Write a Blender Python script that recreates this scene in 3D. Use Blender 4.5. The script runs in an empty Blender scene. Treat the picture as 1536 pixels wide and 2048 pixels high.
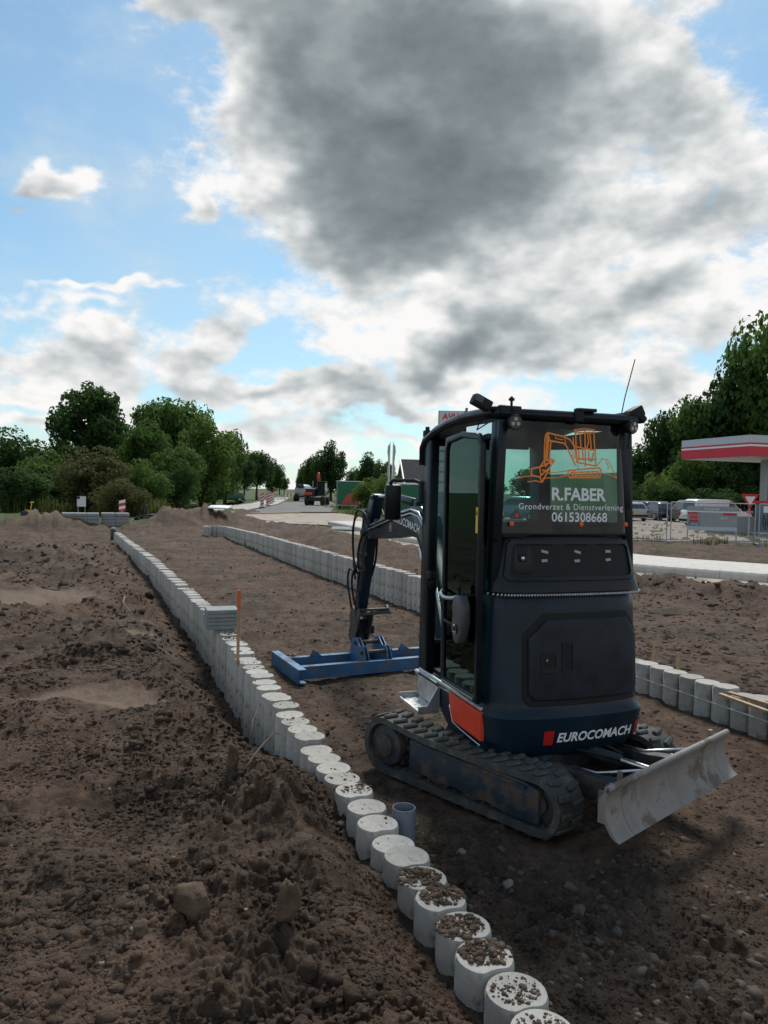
import bpy, bmesh, math, random
import numpy as np
from mathutils import Vector, Matrix, Euler, Quaternion
random.seed(7); RNG = np.random.default_rng(11)
R = math.radians; PI = math.pi
SC = bpy.context.scene; COL = SC.collection

# ------------------------------------------------------------------ camera
F_PX, CAM_H, PITCH, ROLL = 1500.0, 1.9, R(-1.6), R(1.25)
fw = Vector((0, math.cos(PITCH), math.sin(PITCH))); up0 = Vector((0, -math.sin(PITCH), math.cos(PITCH))); rt0 = Vector((1, 0, 0))
rt = rt0*math.cos(ROLL) + up0*math.sin(ROLL); up = up0*math.cos(ROLL) - rt0*math.sin(ROLL)
cam = bpy.data.cameras.new('camera'); camo = bpy.data.objects.new('camera', cam); COL.objects.link(camo)
mw = Matrix((rt, up, -fw)).transposed().to_4x4(); mw.translation = Vector((0, 0, CAM_H)); camo.matrix_world = mw
cam.sensor_fit = 'VERTICAL'; cam.sensor_height = 36.0; cam.lens = 36.0*F_PX/2048.0
cam.clip_start = 0.05; cam.clip_end = 8000
SC.camera = camo
def ray(x, y): return fw + rt*((x-768)/F_PX) - up*((y-1024)/F_PX)
def gp(x, y, z=0.0):            # survey: a photograph point on the level z
    d = ray(x, y); t = (z-CAM_H)/d.z; return Vector((d.x*t, d.y*t, z))
def at(x, y, D):                # survey: a photograph point at distance D
    d = ray(x, y); t = D/d.y; return Vector((d.x*t, d.y*t, CAM_H + d.z*t))

# ------------------------------------------------------------------ render settings / exposure
SC.render.engine = 'CYCLES'
SC.view_settings.view_transform = 'Standard'; SC.view_settings.look = 'None'
SC.view_settings.exposure = 0.10; SC.view_settings.gamma = 1.0
SC.view_settings.use_curve_mapping = False
SC.cycles.use_denoising = True
SC.cycles.max_bounces = 8; SC.cycles.diffuse_bounces = 2; SC.cycles.glossy_bounces = 3; SC.cycles.transparent_max_bounces = 16; SC.cycles.caustics_reflective = False; SC.cycles.caustics_refractive = False

# ------------------------------------------------------------------ world: Nishita sky + procedural clouds
SUN_EL, SUN_AZ = R(50), R(6)          # azimuth from +Y towards +X
world = bpy.data.worlds.new('World'); SC.world = world; world.use_nodes = True
WT = world.node_tree; WT.nodes.clear()
class S:
    """tiny expression wrapper over shader math nodes"""
    def __init__(s, tree, sock): s.t = tree; s.k = sock
    def _m(s, op, *a, clamp=False):
        n = s.t.nodes.new('ShaderNodeMath'); n.operation = op; n.use_clamp = clamp
        for i, v in enumerate((s,)+a):
            if isinstance(v, S): s.t.links.new(v.k, n.inputs[i])
            else: n.inputs[i].default_value = v
        return S(s.t, n.outputs[0])
    def __add__(s, o): return s._m('ADD', o)
    __radd__ = __add__
    def __sub__(s, o): return s._m('SUBTRACT', o)
    def __rsub__(s, o): return (s*-1.0) + o
    def __mul__(s, o): return s._m('MULTIPLY', o)
    __rmul__ = __mul__
    def __truediv__(s, o): return s._m('DIVIDE', o)
    def mx(s, o): return s._m('MAXIMUM', o)
    def mn(s, o): return s._m('MINIMUM', o)
    def smx(s, o, k): return s._m('SMOOTH_MAX', o, k)
    def pw(s, o): return s._m('POWER', o)
    def exp(s): return s._m('EXPONENT')
    def ss(s, a, b, lo=0.0, hi=1.0):
        n = s.t.nodes.new('ShaderNodeMapRange'); n.interpolation_type = 'SMOOTHSTEP'
        s.t.links.new(s.k, n.inputs[0])
        for i, v in zip((1, 2, 3, 4), (a, b, lo, hi)): n.inputs[i].default_value = v
        return S(s.t, n.outputs[0])
def comb(t, x, y, z):
    n = t.nodes.new('ShaderNodeCombineXYZ')
    for i, v in enumerate((x, y, z)):
        if isinstance(v, S): t.links.new(v.k, n.inputs[i])
        else: n.inputs[i].default_value = v
    return n.outputs[0]
def noise(t, vec, scale, detail=6, rough=0.55, lac=2.0, dist=0.0):
    n = t.nodes.new('ShaderNodeTexNoise'); n.noise_dimensions = '3D'
    t.links.new(vec, n.inputs['Vector']); n.inputs['Scale'].default_value = scale; n.inputs['Detail'].default_value = detail
    n.inputs['Roughness'].default_value = rough; n.inputs['Lacunarity'].default_value = lac; n.inputs['Distortion'].default_value = dist
    return S(t, n.outputs['Fac'])
def mixc(t, fac, a, b, mode='MIX'):
    n = t.nodes.new('ShaderNodeMix'); n.data_type = 'RGBA'; n.blend_type = mode; n.clamp_factor = True
    for i, v in ((0, fac), (6, a), (7, b)):
        if isinstance(v, S): t.links.new(v.k, n.inputs[i])
        elif hasattr(v, 'is_output'): t.links.new(v, n.inputs[i])
        elif isinstance(v, (tuple, list)): n.inputs[i].default_value = (*v, 1.0)
        else: n.inputs[i].default_value = v
    return n.outputs[2]
def build_world():
    t = WT; SKY = 0.10
    tc = t.nodes.new('ShaderNodeTexCoord'); sep = t.nodes.new('ShaderNodeSeparateXYZ'); t.links.new(tc.outputs['Generated'], sep.inputs[0])
    x, y, z = (S(t, sep.outputs[i]) for i in range(3))
    sky = t.nodes.new('ShaderNodeTexSky'); sky.sky_type = 'NISHITA'; sky.sun_disc = False
    sky.sun_elevation = SUN_EL; sky.sun_rotation = SUN_AZ; sky.altitude = 0; sky.air_density = 1.0; sky.dust_density = 0.5; sky.ozone_density = 1.0
    def vm(op, a, b, c=None):
        n = t.nodes.new('ShaderNodeVectorMath'); n.operation = op
        for i, v in enumerate((a, b, c)):
            if v is None: continue
            if hasattr(v, 'is_output'): t.links.new(v, n.inputs[i])
            else: n.inputs[i].default_value = v
        return n.outputs['Value'] if op == 'DOT_PRODUCT' else n.outputs[0]
    yy = y.mx(0.04); U = x/yy; V = z/yy
    # cloud banks where the photographed sky has them (direction, angular size, weight)
    def uv(px, py): d = ray(px, py); return d.x/d.y, d.z/d.y
    wn = t.nodes.new('ShaderNodeTexNoise'); t.links.new(comb(t, x, y, z*1.3), wn.inputs['Vector']); wn.inputs['Scale'].default_value = 6.5; wn.inputs['Detail'].default_value = 3; wn.inputs['Roughness'].default_value = .55
    wob = vm('MULTIPLY_ADD', wn.outputs['Color'], (.26, .20, 0), (-.13, -.10, 0))
    P = vm('ADD', comb(t, U, V, 0.0), wob)
    B = None
    for px, py, sx, sy, a in CLOUDS:
        u0, v0 = uv(px, py); k = vm('MULTIPLY_ADD', P, (F_PX/sx, F_PX/sy, 0), (-u0*F_PX/sx, -v0*F_PX/sy, 0))
        g = (S(t, vm('DOT_PRODUCT', k, k))*-1.0).exp()
        g2 = g._m('MULTIPLY_ADD', a, B if B is not None else 0.0); B = g2
    fwd = y.ss(0.02, 0.25); B = B*fwd
    big = noise(t, comb(t, x, y, z*1.35), 2.3, 2, 0.5)
    n1 = noise(t, comb(t, x, y, z*1.7), 7.5, 9, 0.62, 2.1, 0.0)
    n2 = noise(t, comb(t, x, y, z*1.7+0.06), 7.5, 3, 0.60, 2.1, 0.0)
    zc = z.mx(0.0)
    # cumulus thickening to the horizon; added unseen cover behind the view neutralises light
    gen = ((zc*-5.0).exp()*0.22 + (big-0.5)*1.1 + 0.26)*(1.0 - fwd) + ((zc*-5.0).exp()*0.30 + (big-0.5)*1.1 - 0.10)*fwd*0.45
    wf = S(t, wn.outputs['Fac'])
    base = B.smx(gen, 0.15) + (zc*-6.0).exp()*0.46 - (zc*-26.0).exp()*.10
    D = base + (n1-0.5)*1.25
    alpha = D.ss(0.26, 0.53)
    core = B.ss(0.35, 1.45)
    lit = (n1-n2)
    shade = core*0.46 + D.ss(0.22, 1.2)*0.30 + (wf-0.5)*0.50 - lit*(1.5 - core*0.85) + 0.09 - (zc*-7.0).exp()*0.22
    rmp = t.nodes.new('ShaderNodeValToRGB'); e = rmp.color_ramp.elements
    while len(e) < len(CLOUD_RAMP): e.new(0.5)
    for el, (p, c) in zip(e, CLOUD_RAMP): el.position = p; el.color = (*c, 1)
    t.links.new(shade.k, rmp.inputs[0])
    sc = t.nodes.new('ShaderNodeVectorMath'); sc.operation = 'SCALE'; t.links.new(rmp.outputs[0], sc.inputs[0]); sc.inputs[3].default_value = CLOUD_GAIN/SKY
    # thin veil
    veil = big.ss(0.35, 0.8)*0.25 + n1.ss(.42, .72)*.34 + (zc*-7.0).exp()*0.50 + 0.06
    tint = mixc(t, 1.0, sky.outputs[0], SKY_TINT, 'MULTIPLY')
    skyc = mixc(t, veil.mn(0.9), tint, tuple(v/SKY for v in (.58, .68, .73)))
    out = mixc(t, alpha, skyc, sc.outputs[0])
    bg = t.nodes.new('ShaderNodeBackground'); t.links.new(out, bg.inputs[0]); bg.inputs[1].default_value = SKY
    o = t.nodes.new('ShaderNodeOutputWorld'); t.links.new(bg.outputs[0], o.inputs[0])
    world.cycles.sampling_method = 'MANUAL'; world.cycles.sample_map_resolution = 512
CLOUD_RAMP = [(0.0, (.90, .89, .88)), (0.16, (.72, .73, .73)), (0.34, (.50, .535, .55)), (0.55, (.315, .355, .372)), (0.78, (.205, .240, .258)), (1.0, (.140, .168, .185))]
SKY_TINT = (.86, 1.16, 1.20)
CLOUD_GAIN = 1.0
CLOUDS = [  # centre px, radii px, weight
    (720, 40, 290, 200, .70), (980, 130, 220, 240, .78), (740, 270, 270, 200, .68), (940, 400, 240, 140, .74), (690, 430, 160, 110, .46), (540, 150, 140, 200, .40), (840, 520, 200, 50, .34),
    (1150, 90, 100, 200, .28), (1340, 130, 120, 140, .34), (1330, 260, 110, 90, .28), (1470, 330, 150, 140, .36), (1240, 330, 90, 100, .18), (1330, 440, 140, 50, .26), (1200, 470, 110, 60, .22), (330, 10, 120, 36, .46), (1440, 20, 100, 60, .3),
    (900, 705, 110, 50, .72), (1060, 690, 150, 50, .60), (1280, 630, 150, 55, .64), (1420, 520, 190, 100, .38), (760, 620, 240, 44, .40), (1080, 590, 150, 50, .34),
    (105, 362, 66, 26, .52), (60, 412, 40, 10, .4), (365, 400, 34, 56, .52), (170, 585, 180, 16, .44), (130, 620, 120, 20, .36),
    (200, 700, 100, 46, .50), (40, 725, 130, 46, .46), (405, 700, 72, 52, .50), (450, 775, 80, 34, .44), (640, 700, 90, 34, .42), (230, 770, 110, 26, .46),
    (690, 800, 140, 36, .46), (1350, 770, 200, 44, .42), (60, 800, 160, 26, .44), (560, 800, 80, 34, .42), (860, 815, 180, 30, .42), (1450, 690, 140, 36, .30),
    (620, 865, 160, 20, .34), (330, 880, 240, 18, .34), (850, 900, 240, 18, .32), (1330, 860, 160, 24, .34), (100, 870, 200, 20, .36), (600, 925, 240, 12, .30),
]
build_world()
sun = bpy.data.lights.new('sun', 'SUN'); suno = bpy.data.objects.new('sun', sun); COL.objects.link(suno)
sun.energy = 3.5; sun.angle = R(15); sun.color = (1.0, 0.95, 0.88)
sd = Vector((math.sin(SUN_AZ)*math.cos(SUN_EL), math.cos(SUN_AZ)*math.cos(SUN_EL), math.sin(SUN_EL)))
suno.rotation_euler = sd.to_track_quat('Z', 'Y').to_euler(); suno.location = (0, 0, 60)

# ------------------------------------------------------------------ helpers: tags, materials, meshes
def tag(o, label=None, cat=None, group=None, kind=None):
    for k, v in (('label', label), ('category', cat), ('group', group), ('kind', kind)):
        if v: o[k] = v
    return o
def empty(name, loc=(0, 0, 0), rz=0.0, parent=None):
    o = bpy.data.objects.new(name, None); COL.objects.link(o); o.location = loc; o.rotation_euler = (0, 0, rz)
    o.empty_display_size = 0.1; o.parent = parent; return o
MATS = {}
def mat(name, col=(.5, .5, .5), rough=0.6, metal=0.0, var=0.0, vscale=6.0, dirt=None, dirtamt=0.0, dscale=4.0, bump=0.0, bscale=40.0, spec=0.5, emit=None, estr=1.0, coat=0.0):
    """Principled paint / metal / plastic with procedural tone variation, dirt patches and fine relief"""
    m = bpy.data.materials.new(name); m.use_nodes = True; t = m.node_tree; b = t.nodes['Principled BSDF']
    tc = t.nodes.new('ShaderNodeTexCoord'); vec = tc.outputs['Object']
    b.inputs['Base Color'].default_value = (*col, 1); b.inputs['Roughness'].default_value = rough; b.inputs['Metallic'].default_value = metal
    b.inputs['Specular IOR Level'].default_value = spec
    if coat: b.inputs['Coat Weight'].default_value = coat; b.inputs['Coat Roughness'].default_value = 0.12
    cur = None
    if var > 0:
        n = noise(t, vec, vscale, 5, 0.6)
        cur = mixc(t, n.ss(0.25, 0.75), tuple(c*(1-var) for c in col), tuple(min(1, c*(1+var)) for c in col))
        b.inputs['Roughness'].default_value = rough
        rr = n*0.3 + (rough-0.15); t.links.new(rr.k, b.inputs['Roughness'])
    if dirt:
        d = noise(t, vec, dscale, 8, 0.68)
        f = d.ss(0.62-dirtamt*0.42, 0.72-dirtamt*0.30)
        cur = mixc(t, f, cur if cur is not None else col, dirt)
        rr = f*(0.9-rough) + rough; t.links.new(rr.k, b.inputs['Roughness'])
    if cur is not None: t.links.new(cur, b.inputs['Base Color'])
    if bump > 0:
        n = noise(t, vec, bscale, 5, 0.6); bn = t.nodes.new('ShaderNodeBump'); bn.inputs['Strength'].default_value = bump; bn.inputs['Distance'].default_value = 0.01
        t.links.new(n.k, bn.inputs['Height']); t.links.new(bn.outputs[0], b.inputs['Normal'])
    if emit: b.inputs['Emission Color'].default_value = (*emit, 1); b.inputs['Emission Strength'].default_value = estr
    MATS[name] = m; return m
def glassmat(name, tint, refl=0.9, rough=0.01, tint2=(1, 1, 1)):
    m = bpy.data.materials.new(name); m.use_nodes = True; t = m.node_tree; t.nodes.clear()
    tr = t.nodes.new('ShaderNodeBsdfTransparent'); tr.inputs[0].default_value = (*tint, 1)
    gl = t.nodes.new('ShaderNodeBsdfGlossy'); gl.inputs['Color'].default_value = (refl*tint2[0], refl*tint2[1], refl*tint2[2], 1); gl.inputs['Roughness'].default_value = rough
    fr = t.nodes.new('ShaderNodeFresnel'); fr.inputs[0].default_value = 1.5
    mx = t.nodes.new('ShaderNodeMixShader'); o = t.nodes.new('ShaderNodeOutputMaterial')
    t.links.new(fr.outputs[0], mx.inputs[0]); t.links.new(tr.outputs[0], mx.inputs[1]); t.links.new(gl.outputs[0], mx.inputs[2]); t.links.new(mx.outputs[0], o.inputs[0])
    MATS[name] = m; return m

def link_mesh(name, me, m, parent=None):
    o = bpy.data.objects.new(name, me); COL.objects.link(o); o.parent = parent
    if m is not None and not me.materials: me.materials.append(MATS[m] if isinstance(m, str) else m)
    return o
class MB:
    """collects shapes in one bmesh; build() links ONE mesh object"""
    def __init__(s): s.bm = bmesh.new()
    def _xf(s, vs, M):
        if M is not None: bmesh.ops.transform(s.bm, matrix=M, verts=vs)
    def box(s, c, d, rot=(0, 0, 0), bev=0.0, seg=1):
        r = bmesh.ops.create_cube(s.bm, size=1.0); vs = r['verts']
        for v in vs: v.co = Vector((v.co.x*d[0], v.co.y*d[1], v.co.z*d[2]))
        if bev > 0:
            es = list({e for v in vs for e in v.link_edges})
            rb = bmesh.ops.bevel(s.bm, geom=es, offset=min(bev, min(d)*0.45), segments=seg, profile=0.6, affect='EDGES')
            vs = list({v for f in rb['faces'] for v in f.verts} | {v for v in vs if v.is_valid})
        s._xf(vs, Matrix.Translation(c) @ Euler(rot).to_matrix().to_4x4()); return s
    def cyl(s, p0, p1, r0, r1=None, n=16, caps=True, bev=0.0):
        p0, p1 = Vector(p0), Vector(p1); r1 = r0 if r1 is None else r1; L = (p1-p0).length
        r = bmesh.ops.create_cone(s.bm, cap_ends=caps, cap_tris=False, segments=n, radius1=r0, radius2=r1, depth=L); vs = r['verts']
        if bev > 0:
            es = [e for e in {e for v in vs for e in v.link_edges} if abs(e.verts[0].co.z-e.verts[1].co.z) < 1e-6]
            rb = bmesh.ops.bevel(s.bm, geom=es, offset=bev, segments=2, profile=0.5, affect='EDGES')
            vs = list({v for f in rb['faces'] for v in f.verts} | {v for v in vs if v.is_valid})
        q = (p1-p0).to_track_quat('Z', 'Y')
        s._xf(vs, Matrix.Translation((p0+p1)/2) @ q.to_matrix().to_4x4()); return s
    def sph(s, c, r, n=12, sc=(1, 1, 1)):
        k = bmesh.ops.create_uvsphere(s.bm, u_segments=n, v_segments=max(6, n//2), radius=r); vs = k['verts']
        s._xf(vs, Matrix.Translation(c) @ Matrix.Diagonal((*sc, 1))); return s
    def tube(s, pts, r, n=8, closed=False):
        pts = [Vector(p) for p in pts]; rings = []; N = len(pts); prev = None
        for i, p in enumerate(pts):
            a = pts[i-1] if (i > 0 or closed) else p; b = pts[(i+1) % N] if (i < N-1 or closed) else p
            t = (b-a).normalized()
            if prev is None: nrm = t.orthogonal().normalized()
            else: nrm = (prev - t*prev.dot(t)); nrm = nrm.normalized() if nrm.length > 1e-6 else t.orthogonal().normalized()
            prev = nrm; bi = t.cross(nrm); rr = r[i] if isinstance(r, (list, tuple)) else r
            rings.append([s.bm.verts.new(p + (nrm*math.cos(2*PI*k/n) + bi*math.sin(2*PI*k/n))*rr) for k in range(n)])
        for i in range(N if closed else N-1):
            A, B = rings[i], rings[(i+1) % N]
            for k in range(n): s.bm.faces.new((A[k], A[(k+1) % n], B[(k+1) % n], B[k]))
        if not closed:
            s.bm.faces.new(rings[0][::-1]); s.bm.faces.new(rings[-1])
        return s
    def prism(s, poly, d0, d1, axes='xz', bev=0.0, seg=2, M=None):
        """poly in the plane of axes, extruded along the third axis from d0 to d1"""
        k = {'x': 0, 'y': 1, 'z': 2}; a, b = k[axes[0]], k[axes[1]]; c = 3-a-b
        def P(p, d): v = [0, 0, 0]; v[a] = p[0]; v[b] = p[1]; v[c] = d; return Vector(v)
        A = [s.bm.verts.new(P(p, d0)) for p in poly]; B = [s.bm.verts.new(P(p, d1)) for p in poly]; n = len(poly)
        fs = [s.bm.faces.new(A), s.bm.faces.new(B[::-1])]
        fs += [s.bm.faces.new((A[i], B[i], B[(i+1) % n], A[(i+1) % n])) for i in range(n)]
        bmesh.ops.recalc_face_normals(s.bm, faces=fs); vs = A+B
        if bev > 0:
            es = [e for e in {e for f in fs for e in f.edges} if e.calc_face_angle(0) > 0.45]
            rb = bmesh.ops.bevel(s.bm, geom=es, offset=bev, segments=seg, profile=0.5, affect='EDGES', clamp_overlap=True)
            vs = list({v for f in rb['faces'] for v in f.verts} | {v for v in vs if v.is_valid})
        s._xf(vs, M); return s
    def ring(s, outer, inner, d0, d1, axes='xz', M=None):
        """frame between two outlines with the same point count"""
        k = {'x': 0, 'y': 1, 'z': 2}; a, b = k[axes[0]], k[axes[1]]; c = 3-a-b
        def P(p, d): v = [0, 0, 0]; v[a] = p[0]; v[b] = p[1]; v[c] = d; return Vector(v)
        L = [[s.bm.verts.new(P(p, d)) for p in poly] for poly, d in ((outer, d0), (outer, d1), (inner, d1), (inner, d0))]
        n = len(outer); fs = []
        for i in range(4):
            A, B = L[i], L[(i+1) % 4]
            for j in range(n): fs.append(s.bm.faces.new((A[j], A[(j+1) % n], B[(j+1) % n], B[j])))
        bmesh.ops.recalc_face_normals(s.bm, faces=fs); s._xf([v for q in L for v in q], M); return s
    def loft(s, secs, cap=True):
        rings = [[s.bm.verts.new(Vector(p)) for p in sec] for sec in secs]; n = len(rings[0]); fs = []
        for A, B in zip(rings, rings[1:]):
            for j in range(n): fs.append(s.bm.faces.new((A[j], A[(j+1) % n], B[(j+1) % n], B[j])))
        if cap: fs.append(s.bm.faces.new(rings[0][::-1])); fs.append(s.bm.faces.new(rings[-1]))
        bmesh.ops.recalc_face_normals(s.bm, faces=fs); return s
    def sheet(s, grid):
        V = [[s.bm.verts.new(Vector(p)) for p in row] for row in grid]
        for A, B in zip(V, V[1:]):
            for j in range(len(A)-1): s.bm.faces.new((A[j], A[j+1], B[j+1], B[j]))
        return s
    def poly(s, pts): s.bm.faces.new([s.bm.verts.new(Vector(p)) for p in pts]); return s
    def cut(s, axis, vals):
        for v in vals:
            co = Vector((0, 0, 0)); co[axis] = v; no = Vector((0, 0, 0)); no[axis] = 1
            bmesh.ops.bisect_plane(s.bm, geom=s.bm.verts[:]+s.bm.edges[:]+s.bm.faces[:], plane_co=co, plane_no=no)
        return s
    def warp(s, fn):
        for v in s.bm.verts: v.co = Vector(fn(v.co))
        return s
    def xf(s, M): bmesh.ops.transform(s.bm, matrix=M, verts=s.bm.verts[:]); return s
    def mesh(s, name, smooth=35):
        me = bpy.data.meshes.new(name)
        bmesh.ops.recalc_face_normals(s.bm, faces=s.bm.faces[:]) if False else None
        if smooth:
            for f in s.bm.faces: f.smooth = True
            for e in s.bm.edges:
                if len(e.link_faces) == 2 and e.calc_face_angle(0) > R(smooth): e.smooth = False
        s.bm.to_mesh(me); s.bm.free(); return me
    def build(s, name, m, parent=None, smooth=35): return link_mesh(name, s.mesh(name, smooth), m, parent)
def text_mesh(body, size, bold=0.0, shear=0.0, ext=0.0015, space=1.0, align='CENTER'):
    """flat lettering in the xy plane as a mesh (bmesh), centred"""
    c = bpy.data.curves.new('lettering', 'FONT'); c.body = body; c.size = size; c.shear = shear; c.extrude = ext; c.offset = bold; c.space_character = space
    c.align_x = align; c.align_y = 'CENTER'; c.resolution_u = 3
    o = bpy.data.objects.new('lettering', c); COL.objects.link(o)
    dg = bpy.context.evaluated_depsgraph_get(); me = bpy.data.meshes.new_from_object(o.evaluated_get(dg))
    bpy.data.objects.remove(o); bpy.data.curves.remove(c)
    mb = MB(); mb.bm.from_mesh(me); bpy.data.meshes.remove(me); return mb
def fit_text(body, width, **k):
    mb = text_mesh(body, 1.0, **k); xs = [v.co.x for v in mb.bm.verts]; w = max(xs)-min(xs); s = width/w; cx = (max(xs)+min(xs))/2
    ys = [v.co.y for v in mb.bm.verts]; cy = (max(ys)+min(ys))/2
    for v in mb.bm.verts: v.co = Vector(((v.co.x-cx)*s, (v.co.y-cy)*s, v.co.z))
    return mb
def np_mesh(name, V, Fc, smooth=False):
    me = bpy.data.meshes.new(name); V = np.asarray(V, np.float32); Fc = np.asarray(Fc, np.int32)
    me.vertices.add(len(V)); me.vertices.foreach_set('co', V.ravel()); k = Fc.shape[1]
    me.loops.add(Fc.size); me.loops.foreach_set('vertex_index', Fc.ravel()); me.polygons.add(len(Fc))
    me.polygons.foreach_set('loop_start', np.arange(0, Fc.size, k, dtype=np.int32)); me.polygons.foreach_set('loop_total', np.full(len(Fc), k, np.int32))
    if smooth: me.polygons.foreach_set('use_smooth', np.ones(len(Fc), bool))
    me.update(calc_edges=True); return me

# numpy noise
_PERM = np.random.default_rng(3).permutation(512)
def _h(ix, iy, s): return _PERM[(_PERM[(_PERM[(ix+s*17) & 511] + iy) & 511] + s) & 511]
def pn(x, y, s=0):
    ix = np.floor(x).astype(np.int64); iy = np.floor(y).astype(np.int64); fx = x-ix; fy = y-iy
    ux = fx*fx*fx*(fx*(fx*6-15)+10); uy = fy*fy*fy*(fy*(fy*6-15)+10)
    def g(a, b, dx, dy): t = _h(a, b, s)*(2*PI/512); return np.cos(t)*dx + np.sin(t)*dy
    n00 = g(ix, iy, fx, fy); n10 = g(ix+1, iy, fx-1, fy); n01 = g(ix, iy+1, fx, fy-1); n11 = g(ix+1, iy+1, fx-1, fy-1)
    return ((n00*(1-ux)+n10*ux)*(1-uy) + (n01*(1-ux)+n11*ux)*uy)*1.5
def fbm(x, y, o=4, s=0, g=0.5):
    t = 0; a = 1
    for i in range(o): t = t + a*pn(x, y, s+i*5); x = x*2.03+1.7; y = y*2.03-3.1; a *= g
    return t
def lumps(x, y, cell, s=0, p=0.6):
    """half-buried rounded clods: height field of random domes"""
    X = x/cell; Y = y/cell; ix = np.floor(X).astype(np.int64); iy = np.floor(Y).astype(np.int64); out = np.zeros_like(X)
    for dx in (-1, 0, 1):
        for dy in (-1, 0, 1):
            a, b = ix+dx, iy+dy; h1 = _h(a, b, s)/512.; h2 = _h(a, b, s+31)/512.; h3 = _h(a, b, s+57)/512.; h4 = _h(a, b, s+91)/512.
            an = h4*PI; ex = X-(a+h1); ey = Y-(b+h2); rx = ex*np.cos(an)+ey*np.sin(an); ry = (-ex*np.sin(an)+ey*np.cos(an))*1.35
            rr = 0.22+0.5*h3*h3; q = np.clip(1-(rx*rx+ry*ry)/(rr*rr), 0, 1)
            out = np.maximum(out, np.where(h4 < p, np.sqrt(q)*rr*0.8, 0))
    return out*cell
def sstep(a, b, x): t = np.clip((x-a)/(b-a), 0, 1); return t*t*(3-2*t)

# ------------------------------------------------------------------ ground
LROW = np.array([(1.95, -1.5), (0.454, 2.5), (-0.45, 4.918), (-2.29, 9.96), (-5.1, 16.6), (-9.05, 25.4)])
def xl(y): return np.where(y < 2.5, .454+.374*(2.5-y), np.interp(y, LROW[:, 1], LROW[:, 0]))
def xr(y): return .54-.404*(y-12.27)
def kerb_pts():
    return [gp(1900, 1215), gp(1700, 1188), gp(1536, 1168), gp(1410, 1158), gp(1290, 1148), gp(1150, 1133), gp(1000, 1112), gp(890, 1097), gp(800, 1085), gp(720, 1064), gp(655, 1050)]
KERB = np.array([(p.x, p.y) for p in kerb_pts()])[::-1]     # far to near
KY = np.argsort(KERB[:, 1])
def dist_poly(x, y, pts):
    d = np.full(x.shape, 1e9); sgn = np.zeros(x.shape)
    for (ax, ay), (bx, by) in zip(pts[:-1], pts[1:]):
        vx, vy = bx-ax, by-ay; t = np.clip(((x-ax)*vx+(y-ay)*vy)/(vx*vx+vy*vy), 0, 1); ex = x-ax-t*vx; ey = y-ay-t*vy
        q = np.hypot(ex, ey); c = vx*(y-ay)-vy*(x-ax); m = q < d; d = np.where(m, q, d); sgn = np.where(m, np.sign(c), sgn)
    return d, sgn
def mound(x, y, cx, cy, rx, ry, h, a=0.0):
    c, s = math.cos(a), math.sin(a); ex = x-cx; ey = y-cy; u = (ex*c+ey*s)/rx; v = (-ex*s+ey*c)/ry
    return h*np.exp(-(u*u+v*v))
PILES = [(gp(82, 1062), 1.5, 1.4, .75), (gp(395, 1042, .2), 1.5, 1.2, 1.0), (gp(350, 1048, .2), 1.2, 1.0, .75), (gp(450, 1033, .2), 1.6, 1.2, .8), (gp(425, 1045, .2), 1.0, .8, .5), (gp(500, 1044, .2), 2.0, .8, .35), (gp(320, 1050, .2), .9, .8, .5), (gp(250, 1062), 2.4, 1.2, .2),
         (gp(480, 1020, .2), 1.6, 1.2, .5), (gp(60, 1120), 1.2, .8, .28), (gp(150, 1150), .8, .35, .22), (gp(300, 1052), 1.5, .9, .3)]
ROADC = [gp(365, 1052), gp(483, 1032), gp(520, 1022), gp(655, 1022), gp(700, 1030), gp(770, 1042), gp(1000, 1085), gp(1000, 1112), gp(850, 1092), gp(724, 1065), gp(650, 1050), gp(500, 1044)]
def inpoly(x, y, poly):
    r = np.zeros(x.shape, bool); n = len(poly)
    for i in range(n):
        x0, y0 = poly[i][0], poly[i][1]; x1, y1 = poly[(i+1) % n][0], poly[(i+1) % n][1]
        if y0 == y1: continue
        c = ((y0 > y) != (y1 > y)) & (x < (x1-x0)*(y-y0)/(y1-y0)+x0); r ^= c
    return r
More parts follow.
